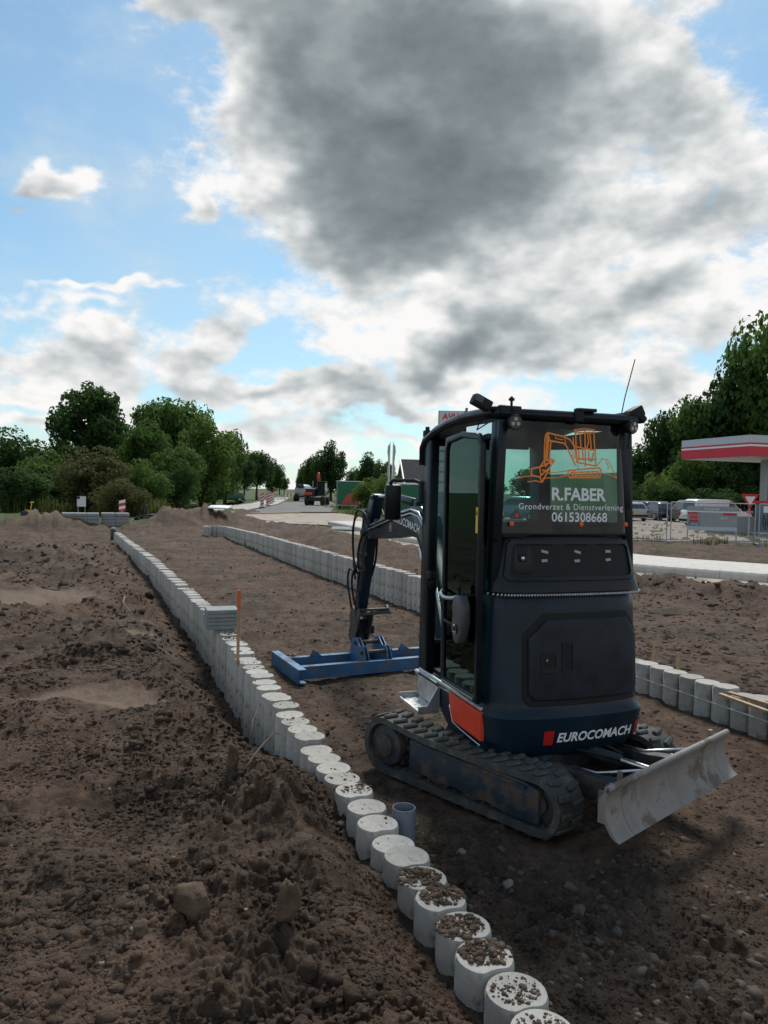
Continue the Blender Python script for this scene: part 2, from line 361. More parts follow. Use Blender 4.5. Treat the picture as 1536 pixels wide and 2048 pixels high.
def ground_z(x, y, detail=True):
    x = np.asarray(x, float); y = np.asarray(y, float); r = np.hypot(x, y)
    yc = np.clip(y, -2, 40)
    dl = (x-xl(yc))*0.93; dr = (x-xr(yc))*0.927
    n_big = fbm(x*.35, y*.35, 3, 1); n_mid = fbm(x*1.3, y*1.3, 4, 2)
    near = sstep(60, 25, r)
    # bed between the rows
    zb = 0.02*n_mid + 0.015*n_big - .03*sstep(8, 12, y)*sstep(24, 18, y)
    zb = zb + 0.13*sstep(.32, .05, dl)*sstep(4.3, 3.0, y) + mound(x, y, .75, 3.05, .35, .55, .10, .4)
    # soil left of the left row
    d = np.maximum(-dl, 0)
    zt = np.interp(yc, [0, 2.2, 3.2, 4.3, 5.2, 6.5, 9, 14, 26], [.34, .30, .27, .20, .08, .0, -.02, .0, .05])
    tr = np.interp(yc, [0, 2.6, 3.7, 4.4, 5.2, 6.2, 10, 14, 20], [.11, .12, .12, .19, .02, -.34, -.36, -.22, -.05])
    tw = np.interp(yc, [0, 3.5, 5, 8, 14], [.30, .30, .38, .75, .7])
    k = sstep(0.02, 1.0, (d-.10)/tw)
    zl = tr*(1-k) + zt*k + (0.07*n_mid+0.07*n_big)*(.25+.75*k)
    zl = zl + mound(x, y, *gp(500, 1560, .35).xy, .38, .30, .20, .5) + mound(x, y, *gp(640, 1700, .35).xy, .30, .22, .12, .3) + mound(x, y, *gp(330, 1430, .1).xy, .9, .22, .10, .15) + mound(x, y, *gp(560, 1850, .35).xy, .25, .16, .07, .9) - mound(x, y, *gp(190, 1640, .2).xy, .7, .4, .12, 0)
    # backfill right of the right row
    ztop = np.interp(yc, [0, 7.4, 12, 23, 28], [.30, .30, .54, .50, .42])
    kr = sstep(0.1, 1.6, dr)
    kq = sstep(1.5, 4.5, dr); zr = (ztop-.10)*(1-kr) + kr*(.24-.17*kq+.03*n_big) + (0.09-.045*kq)*n_mid*kr + .03*n_big*kr + .02*n_mid
    z = np.where(dl < 0, zl, np.where(dr < 0, zb, zr))
    far_end = sstep(25, 29, y); z = z*(1-far_end) + far_end*(0.05+.10*n_mid*near+.05*n_big*near)*(x < 30)
    # roads, paths, forecourt: the soil is cut away under them
    kd, ks = dist_poly(x, y, KERB)
    inside = inpoly(x, y, [(p.x, p.y) for p in ROADC])
    flat = np.clip(sstep(2.3, 1.75, kd), 0, 1)*((y > 8) & (x > -3))
    z = z*(1-flat) - .03*flat
    beyond = (dr > 0) & (ks < 0) & (kd > .3) & (x > -4)
    ridge = np.where(beyond, .12*sstep(.3, 1.2, kd)*sstep(6, 2, kd), 0); z = z + ridge*(1+n_mid)
    bk = sstep(3.0, 8.0, kd)*beyond; z = z*(1-bk) - .03*bk
    z = np.where(inside, np.minimum(z, -.04), z)
    fl = sstep(30, 40, r)*(x > -14)*(x < 60)*(1-bk); z = z*(1-fl*.8) - .04*fl
    for p, rx, ry, h in PILES: z = z + mound(x, y, p.x, p.y, rx, ry, h)*(1+.40*n_mid+.25*np.abs(pn(x*1.2, y*1.2, 66)))
    if detail:
        rough = np.where(dl < 0, 1.0, np.where(dr < 0, .42+.5*sstep(4.4, 3.2, y), 1.0))*(1-flat)*np.where(inside, 0, 1)*(1-bk)*sstep(80, 45, r)
        # compacted smooth patches in the left field
        for (px, py, rx, ry) in SMOOTH:
            p = gp(px, py, .03); q = ((x-p.x)/rx)**2+((y-p.y)/ry)**2 + .5*n_mid; rough = rough*(.42+.58*sstep(.2, 1.2, q))
        l2 = lumps(x, y+.05*n_mid, .15, 9, .6); l3 = lumps(x+.02*n_mid, y, .07, 14, .75)
        wq = .05*fbm(x*9, y*9, 2, 90); b1 = np.abs(pn(x*5.5+wq*6, y*5.5, 50))+.5*np.abs(pn(x*12+3, y*12+wq*9, 51)); b2 = np.abs(pn(x*25+wq*20, y*25, 52))+.55*np.abs(pn(x*52, y*52+wq*30, 53))
        nearf = sstep(14, 5, r)
        tm = np.zeros_like(x)
        for d0 in (.75, 1.75, 2.35): tm = np.maximum(tm, sstep(.17, .10, np.abs(dl-d0+.12*n_big)))
        z = z - tm*(dr < -.2)*sstep(4.6, 5.6, y)*sstep(26, 20, y)*(.014+.011*np.sin((y*.95-x*.2)*2*PI/.13)*sstep(-.4, .3, n_mid))
        f1 = fbm(x*5, y*5, 4, 40, .5)
        patch = .35+.9*sstep(-.35, .5, fbm(x*1.1+5, y*1.1, 3, 77))
        z = z + rough*patch*(.16*l2*sstep(-.1, .6, f1) + .14*l3 + .052*b1 + .024*b2*nearf + .026*f1 + .13*np.abs(pn(x*2.1, y*2.1, 71))*sstep(5, 9, r) - .03)
    return z
SMOOTH = [(190, 1390, .62, .55), (105, 1190, 1.1, .8), (185, 1140, .8, .55), (15, 1195, .6, 1.0), (265, 1265, .35, .25), (310, 1410, .3, .3)]
def build_ground():
    a = np.linspace(R(-31), R(31), 700); side = np.linspace(R(31), R(329), 90)[1:-1]
    ang = np.concatenate([a, side])
    rad = np.concatenate([np.linspace(.05, 1.7, 14)[:-1], 1/np.linspace(1/1.7, 1/60., 580), np.geomspace(60, 4000, 26)[1:]])
    A, Rr = np.meshgrid(ang, rad); X = np.sin(A)*Rr; Y = np.cos(A)*Rr; Z = ground_z(X, Y)
    nr, nc = X.shape; V = np.stack([X, Y, Z], -1).reshape(-1, 3)
    i = np.arange(nr-1)[:, None]*nc; j = np.arange(nc)[None]; jn = (j+1) % nc
    Fc = np.stack([i+j, i+jn, i+nc+jn, i+nc+j], -1).reshape(-1, 4)
    me = np_mesh('ground', V, Fc, True)
    x, y = V[:, 0], V[:, 1]; r = np.hypot(x, y); kd, ks = dist_poly(x, y, KERB); dr = (x-xr(np.clip(y, -2, 40)))
    g = sstep(34, 46, r)*(1-sstep(-15.5, -13.5, x)*sstep(0, -2, x)*sstep(66, 58, y)); g = np.maximum(g, sstep(.25, .6, fbm(x*.5, y*.5, 3, 8))*sstep(22, 27, y)*(dr > 4)*.8)
    g = np.maximum(g, sstep(28, 34, y)*sstep(-9, -14, x))
    dry = np.zeros_like(x)
    for (px, py, rx, ry) in SMOOTH:
        p = gp(px, py, .03); q = ((x-p.x)/rx)**2+((y-p.y)/ry)**2 + .5*fbm(x*1.3, y*1.3, 4, 2); dry = np.maximum(dry, 1-sstep(.2, 1.25, q))
    dry = np.maximum(dry, .30*sstep(8, 14, y)*sstep(30, 20, y)*((x > xl(np.clip(y, 0, 25)))*(dr < 0)))
    dry = np.maximum(dry, mound(x, y, *gp(82, 1062).xy, 1.3, 1.2, 1.0))
    stone = sstep(4.6, 3.6, y)*(x > xl(np.clip(y, 0, 25)))
    for nm, arr in (('grass', g), ('dry', dry), ('stony', stone)):
        at_ = me.attributes.new(nm, 'FLOAT', 'POINT'); at_.data.foreach_set('value', arr.astype(np.float32))
    m = bpy.data.materials.new('soil'); m.use_nodes = True; t = m.node_tree; b = t.nodes['Principled BSDF']; MATS['soil'] = m
    tc = t.nodes.new('ShaderNodeTexCoord').outputs['Object']
    def attr(n): k = t.nodes.new('ShaderNodeAttribute'); k.attribute_name = n; return S(t, k.outputs['Fac'])
    n1 = noise(t, tc, 1.1, 6, .62); n2 = noise(t, tc, 13, 8, .72); n3 = noise(t, tc, 95, 5, .7); n4 = noise(t, tc, 4.5, 5, .65)
    mixv = n1*.40+n2*.60+n4*.40-.21
    c = mixc(t, mixv.ss(.36, .74), (.046, .0300, .0200), (.180, .124, .086))
    c = mixc(t, noise(t, tc, .55, 4, .6).ss(.45, .7)*.45, c, (.135, .080, .050))
    c = mixc(t, n3.ss(.60, .76)*.45, c, (.21, .155, .11))
    c = mixc(t, n3.ss(.42, .28)*.55, c, (.022, .014, .009))
    c = mixc(t, (attr('dry')+(n2-.5)*.7).ss(.25, 1.15)*.65, c, (.25, .185, .135))
    c = mixc(t, attr('stony')*n2.ss(.45, .65)*.5, c, (.055, .043, .033))
    gr = mixc(t, n2.ss(.3, .7), (.035, .055, .016), (.085, .10, .03))
    c = mixc(t, attr('grass'), c, gr); t.links.new(c, b.inputs['Base Color'])
    b.inputs['Roughness'].default_value = .95; b.inputs['Specular IOR Level'].default_value = .25
    bn = t.nodes.new('ShaderNodeBump'); bn.inputs['Strength'].default_value = 1.0; bn.inputs['Distance'].default_value = .022
    h = n3*.6 + noise(t, tc, 38, 6, .7)*1.2; t.links.new(h.k, bn.inputs['Height']); t.links.new(bn.outputs[0], b.inputs['Normal'])
    o = link_mesh('ground', me, 'soil'); tag(o, 'dark brown dug-over soil of the building site', 'ground', kind='structure')
build_ground()

# ------------------------------------------------------------------ materials
SOIL_C = (.075, .052, .039)
mat('body_paint', (.0070, .0190, .032), .30, var=.3, vscale=3, dirt=(.020, .024, .028), dirtamt=.07, dscale=5, spec=.24)
mat('cab_paint', (.0045, .009, .014), .34, var=.2, vscale=4, spec=.28)
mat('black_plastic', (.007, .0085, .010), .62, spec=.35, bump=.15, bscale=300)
mat('hatch_plastic', (.013, .018, .024), .55, var=.4, vscale=7, bump=.12, bscale=200, dirt=(.026, .028, .031), dirtamt=.10, dscale=6, spec=.3)
mat('rubber', (.050, .055, .053), .82, var=.3, vscale=10, dirt=(.115, .10, .082), dirtamt=.26, dscale=9, bump=.3, bscale=60)
mat('undercarriage_paint', (.014, .030, .045), .6, dirt=(.085, .064, .048), dirtamt=.36, dscale=7, bump=.35, bscale=45)
mat('hub_metal', (.045, .052, .055), .75, var=.3, dirt=SOIL_C, dirtamt=.35, dscale=12)
mat('blade_steel', (.25, .225, .20), .72, var=.22, vscale=5, dirt=(.13, .105, .085), dirtamt=.30, dscale=5, bump=.15, bscale=70)
mat('steel', (.55, .56, .57), .32, metal=1.0, var=.15, vscale=20)
mat('chrome', (.55, .56, .57), .28, metal=1.0)
mat('aluminium', (.62, .63, .64), .42, metal=.85, var=.15, vscale=14, bump=.1, bscale=150)
mat('coupler_steel', (.06, .058, .056), .6, metal=.4, var=.4, vscale=12, dirt=SOIL_C, dirtamt=.35, dscale=10)
mat('grey_plastic', (.075, .08, .085), .5, var=.3)
mat('beam_blue', (.028, .125, .27), .5, var=.3, vscale=5, dirt=(.10, .11, .115), dirtamt=.35, dscale=6, bump=.1, bscale=60)
mat('red_decal', (.70, .055, .018), .4, var=.12, vscale=10)
mat('red_mark', (.48, .012, .016), .45)
mat('white_decal', (.78, .79, .80), .5, var=.06)
mat('grey_decal', (.33, .35, .36), .55)
mat('orange_decal', (.92, .27, .03), .5)
mat('yellow_decal', (.75, .52, .03), .5)
mat('orange_plastic', (.78, .12, .03), .35)
mat('seat_fabric', (.03, .033, .036), .9, bump=.4, bscale=120)
mat('red_can', (.50, .05, .03), .45, var=.15)
mat('blue_tool', (.03, .06, .32), .45)
mat('lamp_lens', (.10, .10, .10), .15, var=.2, vscale=40)
glassmat('cab_glass', (.34, .60, .55), .6); glassmat('door_glass', (.50, .82, .74), .75, tint2=(.62, .95, .90)); glassmat('clear_glass', (.62, .80, .76), .8)
mat('mirror', (.8, .82, .83), .03, metal=1.0)

# ------------------------------------------------------------------ mini excavator
TRK_C, TRK_H = (0.950, 4.950), R(43.1)
HSE_C, HSE_H = (0.965, 5.0), R(18)
def rrect(x0, z0, x1, z1, r, n=4):
    pts = []
    for cx, cz, a0 in ((x1-r, z0+r, -PI/2), (x1-r, z1-r, 0), (x0+r, z1-r, PI/2), (x0+r, z0+r, PI)):
        for i in range(n+1): a = a0+PI/2*i/n; pts.append((cx+r*math.cos(a), cz+r*math.sin(a)))
    return pts
EX = empty('excavator', (HSE_C[0], HSE_C[1], 0), 0)
tag(EX, 'dark navy mini excavator with cab, rubber tracks and dozer blade, seen from behind', 'excavator')
HS = Matrix.Rotation(HSE_H, 4, 'Z'); TS = Matrix.Translation((TRK_C[0]-HSE_C[0], TRK_C[1]-HSE_C[1], 0)) @ Matrix.Rotation(TRK_H, 4, 'Z')
def hp(mb, name, m, parent=None, smooth=35):        # a part in the frame of the slewing house
    o = mb.build(name, m, EX if parent is None else parent, smooth)
    if parent is None: o.matrix_local = HS
    return o
def tp(mb, name, m, parent=None, smooth=35):        # a part in the frame of the tracks
    o = mb.build(name, m, EX if parent is None else parent, smooth)
    if parent is None: o.matrix_local = TS
    return o

def undercarriage():
    LEN, RF, RN, W = 1.62, .185, .17, .23
    yF, yN = .63, -.585                       # wheel centres, front (drive) and rear (idler)
    def loop(off):                           # belt path, counter-clockwise seen from the left
        pts = []
        zc = .205; rF = .185+off; rN = .165+off
        n = 14
        for i in range(n+1): a = PI/2+PI*i/n; pts.append((yN+rN*math.cos(a), .19+rN*math.sin(a)))
        pts += [(y, .025-off) for y in np.linspace(yN+.15, yF-.15, 8)]
        for i in range(n+1): a = -PI/2+PI*i/n; pts.append((yF+rF*math.cos(a), zc+rF*math.sin(a)))
        for y in np.linspace(yF-.15, yN+.15, 10)[1:-1]: pts.append((y, .38+off-.025*math.sin((yF-y)/(yF-yN)*PI)-.012*(yF-y)))
        return pts
    outer, inner = loop(.0), loop(-.040)
    P = [Vector((0, *p)) for p in outer]
    # arc length for lugs
    cum = [0]
    for a, b in zip(P, P[1:]+P[:1]): cum.append(cum[-1]+(b-a).length)
    total = cum[-1]
    lug = MB(); lug.box((0, 0, .008), (.104, .040, .022), bev=.009); lug.bm.verts.ensure_lookup_table()
    lugm = lug.mesh('lug'); lugm.materials.append(MATS['rubber'])
    for sx in (-1, 1):
        xc = sx*(.674-W/2)
        mb = MB(); mb.ring(outer, inner, xc-W/2, xc+W/2, 'yz')
        for k in range(48):                              # guide teeth on the inner face
            s = total*(k+.5)/48; i = max(j for j in range(len(cum)) if cum[j] <= s); a, b = P[i], P[(i+1) % len(P)]; u = (s-cum[i])/max(1e-6, cum[i+1]-cum[i]); p = a.lerp(b, u); d = (b-a).normalized(); nrm = Vector((0, d.z, -d.y))
            q = p - nrm*.040; ang = math.atan2(d.z, d.y)
            mb.box((xc-.05, q.y, q.z), (.03, .022, .03), (ang, 0, 0)); mb.box((xc+.05, q.y, q.z), (.03, .022, .03), (ang, 0, 0))
        tr = tp(mb, 'track', 'rubber')
        NL = 38
        for k in range(NL):
            for h in (-1, 1):
                s = (total*(k+(.5 if h > 0 else 0))/NL) % total; i = max(j for j in range(len(cum)) if cum[j] <= s); a, b = P[i], P[(i+1) % len(P)]; u = (s-cum[i])/max(1e-6, cum[i+1]-cum[i])
                p = a.lerp(b, u); d = (b-a).normalized(); ang = math.atan2(d.z, d.y)
                o = bpy.data.objects.new('lug', lugm); COL.objects.link(o); o.parent = tr
                o.matrix_local = Matrix.Translation((xc+h*.056, p.y, p.z)) @ Matrix.Rotation(ang+PI, 4, 'X') @ Matrix.Rotation(R(9)*h, 4, 'Z')
        # track frame
        xo = xc+sx*.045
        mb = MB(); side = [(.40, .10), (.40, .305), (.20, .315), (-.50, .30), (-.60, .27), (-.60, .085), (-.42, .075), (-.22, .10), (-.12, .075), (-.02, .105), (.10, .105), (.16, .08), (.24, .105)]
        mb.prism(side, xo-.055, xo+.055, 'yz', bev=.008)
        tf = tp(mb, 'track_frame', 'undercarriage_paint')
        mb = MB(); mb.box((xo+sx*.062, -.10, .285), (.02, .84, .018), (R(1.5), 0, 0)); mb.build('frame_ledge', 'undercarriage_paint', tf)
        mb = MB(); mb.cyl((xc-.09, yF, .205), (xc+.09, yF, .205), .135, n=24, bev=.01)
        for k in range(14): a = 2*PI*k/14; mb.box((xc, yF+.14*math.cos(a), .205+.14*math.sin(a)), (.05, .03, .03), (a, 0, 0))
        dw = tp(mb, 'drive_sprocket', 'undercarriage_paint')
        mb = MB(); mb.cyl((xc+sx*.07, yF, .205), (xc+sx*.118, yF, .205), .075, n=24, bev=.012); mb.cyl((xc+sx*.11, yF, .205), (xc+sx*.124, yF, .205), .052, n=20, bev=.004)
        for k in range(6): a = 2*PI*k/6; mb.cyl((xc+sx*.115, yF+.062*math.cos(a), .205+.062*math.sin(a)), (xc+sx*.124, yF+.062*math.cos(a), .205+.062*math.sin(a)), .008, n=6)
        mb.build('hub', 'hub_metal', dw)
        mb = MB(); mb.cyl((xc-.05, yN, .19), (xc+.05, yN, .19), .132, n=24, bev=.012); mb.cyl((xc-.075, yN, .19), (xc+.075, yN, .19), .05, n=16); tp(mb, 'idler_wheel', 'hub_metal')
        for y in (-.36, -.12, .14, .36):
            mb = MB(); mb.cyl((xc-.07, y, .105), (xc+.07, y, .105), .052, n=14, bev=.01); tp(mb, 'track_roller', 'hub_metal')
    mb = MB(); mb.prism([(-.42, .18), (-.30, .34), (.30, .34), (.42, .18)], -.40, .40, 'xz', bev=.02); mb.box((0, .22, .24), (1.0, .12, .10), bev=.01); mb.box((0, -.24, .24), (1.0, .12, .10), bev=.01)
    tp(mb, 'centre_frame', 'undercarriage_paint')
    mb = MB(); mb.cyl((0, 0, .33), (0, 0, .42), .30, n=32); tp(mb, 'slew_ring', 'coupler_steel')
    # blade with its two arms and cylinder
    Bz = .215; yb = -1.06; bx = -.07
    prof = [(-.090, .0), (-.062, .022), (-.030, .07), (-.012, .12), (-.006, .17), (-.012, .205), (-.03, .232), (-.035, .25)]      # (y,z) curved face
    back = [(y+.024, z+.003) for y, z in prof][::-1]
    prof = [(yb+p[0], Bz+p[1]) for p in prof]; back = [(yb+p[0], Bz+p[1]) for p in back]
    mb = MB(); mb.prism(prof+back, bx-.545, bx+.545, 'yz'); bl = tp(mb, 'dozer_blade', 'blade_steel', smooth=50)
    for sx in (-1, 1):
        x0, x1 = sorted((bx+sx*.549, bx+sx*.70)); mb = MB(); mb.prism(prof+back, x0, x1, 'yz'); mb.build('blade_extension', 'blade_steel', bl, 50)
        mb = MB(); mb.box((bx+sx*.65, yb+.03, Bz+.13), (.02, .05, .16)); mb.cyl((bx+sx*.53, yb+.012, Bz+.245), (bx+sx*.53, yb+.012, Bz+.285), .014, n=10); mb.build('blade_pin', 'blade_steel', bl)
    mb = MB(); mb.cyl((bx-.70, yb-.018, Bz+.245), (bx+.70, yb-.018, Bz+.245), .018, n=12); mb.build('top_edge', 'blade_steel', bl)
    for sx in (-1, 1):
        mb = MB(); mb.prism([(yb+.02, Bz+.02), (yb+.02, Bz+.14), (yb+.30, .315), (-.30, .30), (-.30, .18), (yb+.25, .20)], sx*.30-.045, sx*.30+.045, 'yz', bev=.008); ar = tp(mb, 'blade_arm', 'undercarriage_paint')
        mb = MB(); mb.cyl((sx*.30+sx*.045, yb+.20, .30), (sx*.30+sx*.07, yb+.20, .30), .024, n=14); mb.build('pin', 'steel', ar)
    mb = MB(); mb.cyl((0, yb+.05, Bz+.11), (0, -.40, .335), .020, n=14); cy = tp(mb, 'blade_cylinder', 'chrome')
    mb = MB(); mb.cyl((0, -.72, .325), (0, -.30, .338), .036, n=16, bev=.006); mb.box((0, -.32, .33), (.12, .08, .08), bev=.01); mb.build('cylinder_barrel', 'undercarriage_paint', cy)
    mb = MB(); mb.tube([(-.12, -.30, .33), (-.13, -.55, .37), (-.06, -.75, .35)], .010, 8); mb.tube([(.12, -.30, .33), (.10, -.50, .37), (.05, -.70, .35)], .010, 8); mb.build('hydraulic_hose', 'black_plastic', cy)
    mb = MB(); mb.tube([(-.33, yb+.03, Bz+.22), (-.33, yb+.30, .345), (-.33, -.60, .335)], .009, 8); mb.tube([(.20, yb+.03, Bz+.22), (.20, yb+.30, .35), (.20, -.55, .34)], .009, 8); tp(mb, 'blade_pipe', 'steel')
undercarriage()

# rear skin of the house: plan curve y(x), half width and rear depth change with height
HW = [(.29, .38, .44), (.345, .47, .535), (.42, .515, .575), (.575, .528, .592), (.615, .512, .562), (.66, .508, .552), (1.20, .502, .520), (1.265, .500, .505), (1.285, .497, .497)]
def hw(z):
    zs = [h[0] for h in HW]; return np.interp(z, zs, [h[1] for h in HW]), np.interp(z, zs, [h[2] for h in HW])
FL, FR = .955, 1.17          # left / right half-width factors: the cab sits left of the slew centre
def wx(x, w): return w*(FR if x > 0 else FL)
def yrear(x, z):
    w, r = hw(z); u = min(1.0, abs(x)/wx(x, w)); return -r + .070*u*u + .13*u**11
UP = [(1.315, .508, .515), (1.36, .504, .508), (1.40, .492, .490), (1.63, .465, .448), (1.652, .456, .436), (1.662, .44, .42)]
def yrear_up(x, z):
    zs = [h[0] for h in UP]; w = np.interp(z, zs, [h[1] for h in UP]); r = np.interp(z, zs, [h[2] for h in UP]); u = min(1.0, abs(x)/wx(x, w)); return -r + .045*u*u + .10*u**13
def skin(levels, fn, yfront):
    us = [math.sin(PI/2*k/14) for k in range(-14, 15)]; secs = []
    for z, w, r in levels:
        sec = [(wx(u, w)*u, fn(wx(u, w)*u, z), z) for u in us]; sec += [(w*FR, yfront, z), (-w*FL, yfront, z)]; secs.append(sec)
    return secs
def on_rear(fn):        # (x, offset, z) -> wrapped on the rear skin, offset measured outwards
    return lambda c: (c.x, fn(c.x, c.z)-c.y, c.z)
def octo(x0, z0, x1, z1, c): return [(x0+c*.35, z0), (x1-c*.35, z0), (x1, z0+c*.35), (x1, z1-c), (x1-c*.85, z1), (x0+c, z1), (x0, z1-c*.95), (x0, z0+c*.35)]
def house_body():
    mb = MB(); mb.loft(skin(HW, yrear, -.28)); body = hp(mb, 'rear_body', 'body_paint', smooth=28)
    # bumper lettering and red marks
    wr = on_rear(yrear)
    mb = fit_text('EUROCOMACH', .55, bold=.028, shear=.22, ext=.0); mb.xf(Matrix.Translation((.185, .003, .455)) @ Matrix.Rotation(R(90), 4, 'X')); mb.cut(0, np.linspace(-.1, .48, 14)); mb.warp(wr)
    mb.build('maker_lettering', 'white_decal', body, None)
    for x0, x1, sl in ((-.175, -.110, .0), (.478, .530, .016)):
        mb = MB(); mb.poly([(x0, .0035, .412), (x1-.006, .0035, .412), (x1+sl, .0035, .500), (x0+sl, .0035, .500)]); mb.cut(0, np.linspace(-.2, .48, 14)); mb.warp(wr); mb.build('red_mark', 'red_mark', body, None)
    # engine hatch; a black ring paints the shade of the groove round it
    mb = MB(); mb.prism(octo(-.300, .640, .545, 1.190, .13), -.01, .006, 'xz', bev=.004, seg=1); mb.cut(0, np.linspace(-.29, .53, 18)); mb.warp(wr); mb.build('hatch_groove_shade', 'black_plastic', body)
    mb = MB(); mb.prism(octo(-.270, .675, .518, 1.155, .12), 0.0, .030, 'xz', bev=.016, seg=3); mb.cut(0, np.linspace(-.26, .51, 18)); mb.warp(wr); ht = mb.build('engine_hatch', 'hatch_plastic', body)
    def pocket(x0, z0, x1, z1, dz, nm):
        f = MB(); f.ring(rrect(x0, z0, x1, z1, .008), rrect(x0+.010, z0+.010, x1-.010, z1-.010, .004), .026, .037, 'xz'); f.warp(wr); f.build(nm+'_rim', 'hatch_plastic', body)
        f = MB(); f.prism(rrect(x0+.009, z0+.009, x1-.009, z1-.009, .004), .026, .0315, 'xz'); f.warp(wr); return f.build(nm, 'black_plastic', body)
    pocket(-.200, .865, -.095, .960, 0, 'latch_pocket'); pocket(-.06, .845, .015, 1.020, 0, 'grip_pocket')
    mb = MB(); mb.cyl((-.165, yrear(-.165, .92)-.028, .92), (-.165, yrear(-.165, .92)-.040, .92), .0085, n=14); mb.build('latch_lock', 'steel', body)
    mb = MB(); mb.prism([(-.203, .842), (-.093, .842), (-.100, .862), (-.196, .862)], .026, .040, 'xz', bev=.003); mb.warp(wr); mb.build('latch_lip', 'hatch_plastic', body)
    # twisted bright trim along the joint
    mb = MB(); N = 60
    for k in range(N):
        x = -.478+1.06*k/(N-1); y = yrear_up(x, 1.315)-.004
        mb.box((x, y, 1.300), (.011, .016, .018), (0, R(38), 0), bev=.003)
    hp(mb, 'joint_trim', 'steel')
    mb = MB(); sec = []
    us = [math.sin(PI/2*k/10) for k in range(-10, 11)]
    mb.loft([[(wx(u, .495)*u, yrear(wx(u, .495)*u, 1.285)+.004, z) for u in us]+[(.495*FR, -.28, z), (-.495*FL, -.28, z)] for z in (1.283, 1.318)]); hp(mb, 'joint_gasket', 'black_plastic')
    # upper locker below the rear window
    mb = MB(); mb.loft(skin(UP, yrear_up, -.26)); up_ = hp(mb, 'rear_locker', 'cab_paint', smooth=28)
    wu = on_rear(yrear_up)
    mb = MB(); o1 = [(-.380, 1.385), (.490, 1.385), (.515, 1.41), (.495, 1.60), (.470, 1.625), (-.350, 1.625), (-.375, 1.60), (-.405, 1.41)]; i1 = [(.055+(x-.055)*.93, 1.505+(z-1.505)*.80) for x, z in o1]
    mb.ring(o1, i1, -.01, .016, 'xz'); mb.cut(0, np.linspace(-.37, .48, 14)); mb.warp(wu); mb.build('locker_frame', 'cab_paint', up_)
    mb = MB(); mb.prism(i1, -.01, .003, 'xz'); mb.cut(0, np.linspace(-.34, .45, 14)); mb.warp(wu); mb.build('locker_panel', 'black_plastic', up_)
    mb = MB(); mb.prism([(-.345, 1.42), (-.225, 1.42), (-.23, 1.59), (-.335, 1.585)], .0, .006, 'xz', bev=.002); mb.warp(wu); mb.build('lock_plate', 'cab_paint', up_)
    mb = MB(); mb.box((-.288, yrear_up(-.288, 1.52)-.009, 1.52), (.05, .006, .05), bev=.003); mb.build('lock_pocket', 'black_plastic', up_)
    mb = MB(); mb.cyl((-.290, yrear_up(-.29, 1.515)-.008, 1.515), (-.290, yrear_up(-.29, 1.515)-.022, 1.515), .013, n=16, bev=.003); mb.build('locker_lock', 'chrome', up_)
    for x, z, a, w in ((-.14, 1.555, 14, .044), (-.145, 1.502, -4, .038), (.085, 1.553, 16, .044), (.078, 1.500, -3, .038), (.310, 1.555, 0, .042), (.307, 1.504, -5, .038)):
        mb = MB(); mb.box((x, .005, z), (w, .004, .016), (0, R(a), 0)); mb.warp(wu); mb.build('vent_mark', 'grey_decal', up_)
    for x in (-.05, .19):
        mb = MB(); mb.box((x, .005, 1.592), (.075, .004, .012)); mb.warp(wu); mb.build('vent_slot', 'cab_paint', up_)
    # platform under the cab with the side skirt
    mb = MB(); mb.prism([(-.40, .30), (.12, .33), (.30, .42), (.62, .47), (.74, .49), (.74, .575), (-.40, .575)], -.490, .520, 'yz', bev=.015); pf = hp(mb, 'floor_platform', 'body_paint')
    mb = MB(); mb.prism([(.085, .585), (-.405, .585), (-.41, .415), (.0, .415), (.045, .46)], -.512, -.486, 'yz', bev=.001, seg=1); mb.build('red_side_panel', 'red_decal', pf)
    mb = MB(); mb.tube([(-.505, .08, .50), (-.505, .02, .402), (-.505, -.10, .392), (-.508, -.40, .386)], .005, 6); mb.tube([(-.494, .30, .56), (-.494, .10, .575)], .005, 6); mb.build('bright_strip', 'steel', pf)
    mb = MB(); mb.box((-.494, .14, .600), (.018, 1.06, .022), bev=.004); mb.box((-.50, .50, .588), (.03, .40, .008)); mb.build('door_sill', 'aluminium', pf)
    # fold-down step
    mb = MB(); mb.box((-.502, .47, .49), (.012, .40, .15)); mb.box((-.575, .47, .392), (.15, .40, .010)); mb.box((-.575, .274, .415), (.15, .008, .045)); mb.box((-.575, .666, .415), (.15, .008, .045))
    mb.prism([(-.50, .39), (-.50, .56), (-.515, .56), (-.60, .42), (-.60, .39)], .268, .276, 'xz'); mb.box((-.648, .47, .40), (.01, .40, .02))
    for k in range(5):
        for j in range(2): mb.cyl((-.545-.055*j, .32+.075*k, .395), (-.545-.055*j, .32+.075*k, .4005), .013, n=8)
    hp(mb, 'step', 'aluminium')
    mb = MB(); mb.box((-.510, .66, .575), (.03, .05, .03), bev=.004); mb.cyl((-.515, .62, .58), (-.515, .70, .58), .012, n=10); hp(mb, 'step_hinge', 'steel')
    # front right tool box / engine side and boom bracket
    mb = MB(); mb.box((.10, .80, .50), (.36, .20, .18), bev=.03, seg=2); mb.box((-.06, .92, .52), (.20, .20, .20), bev=.02); hp(mb, 'swing_bracket', 'body_paint')
house_body()

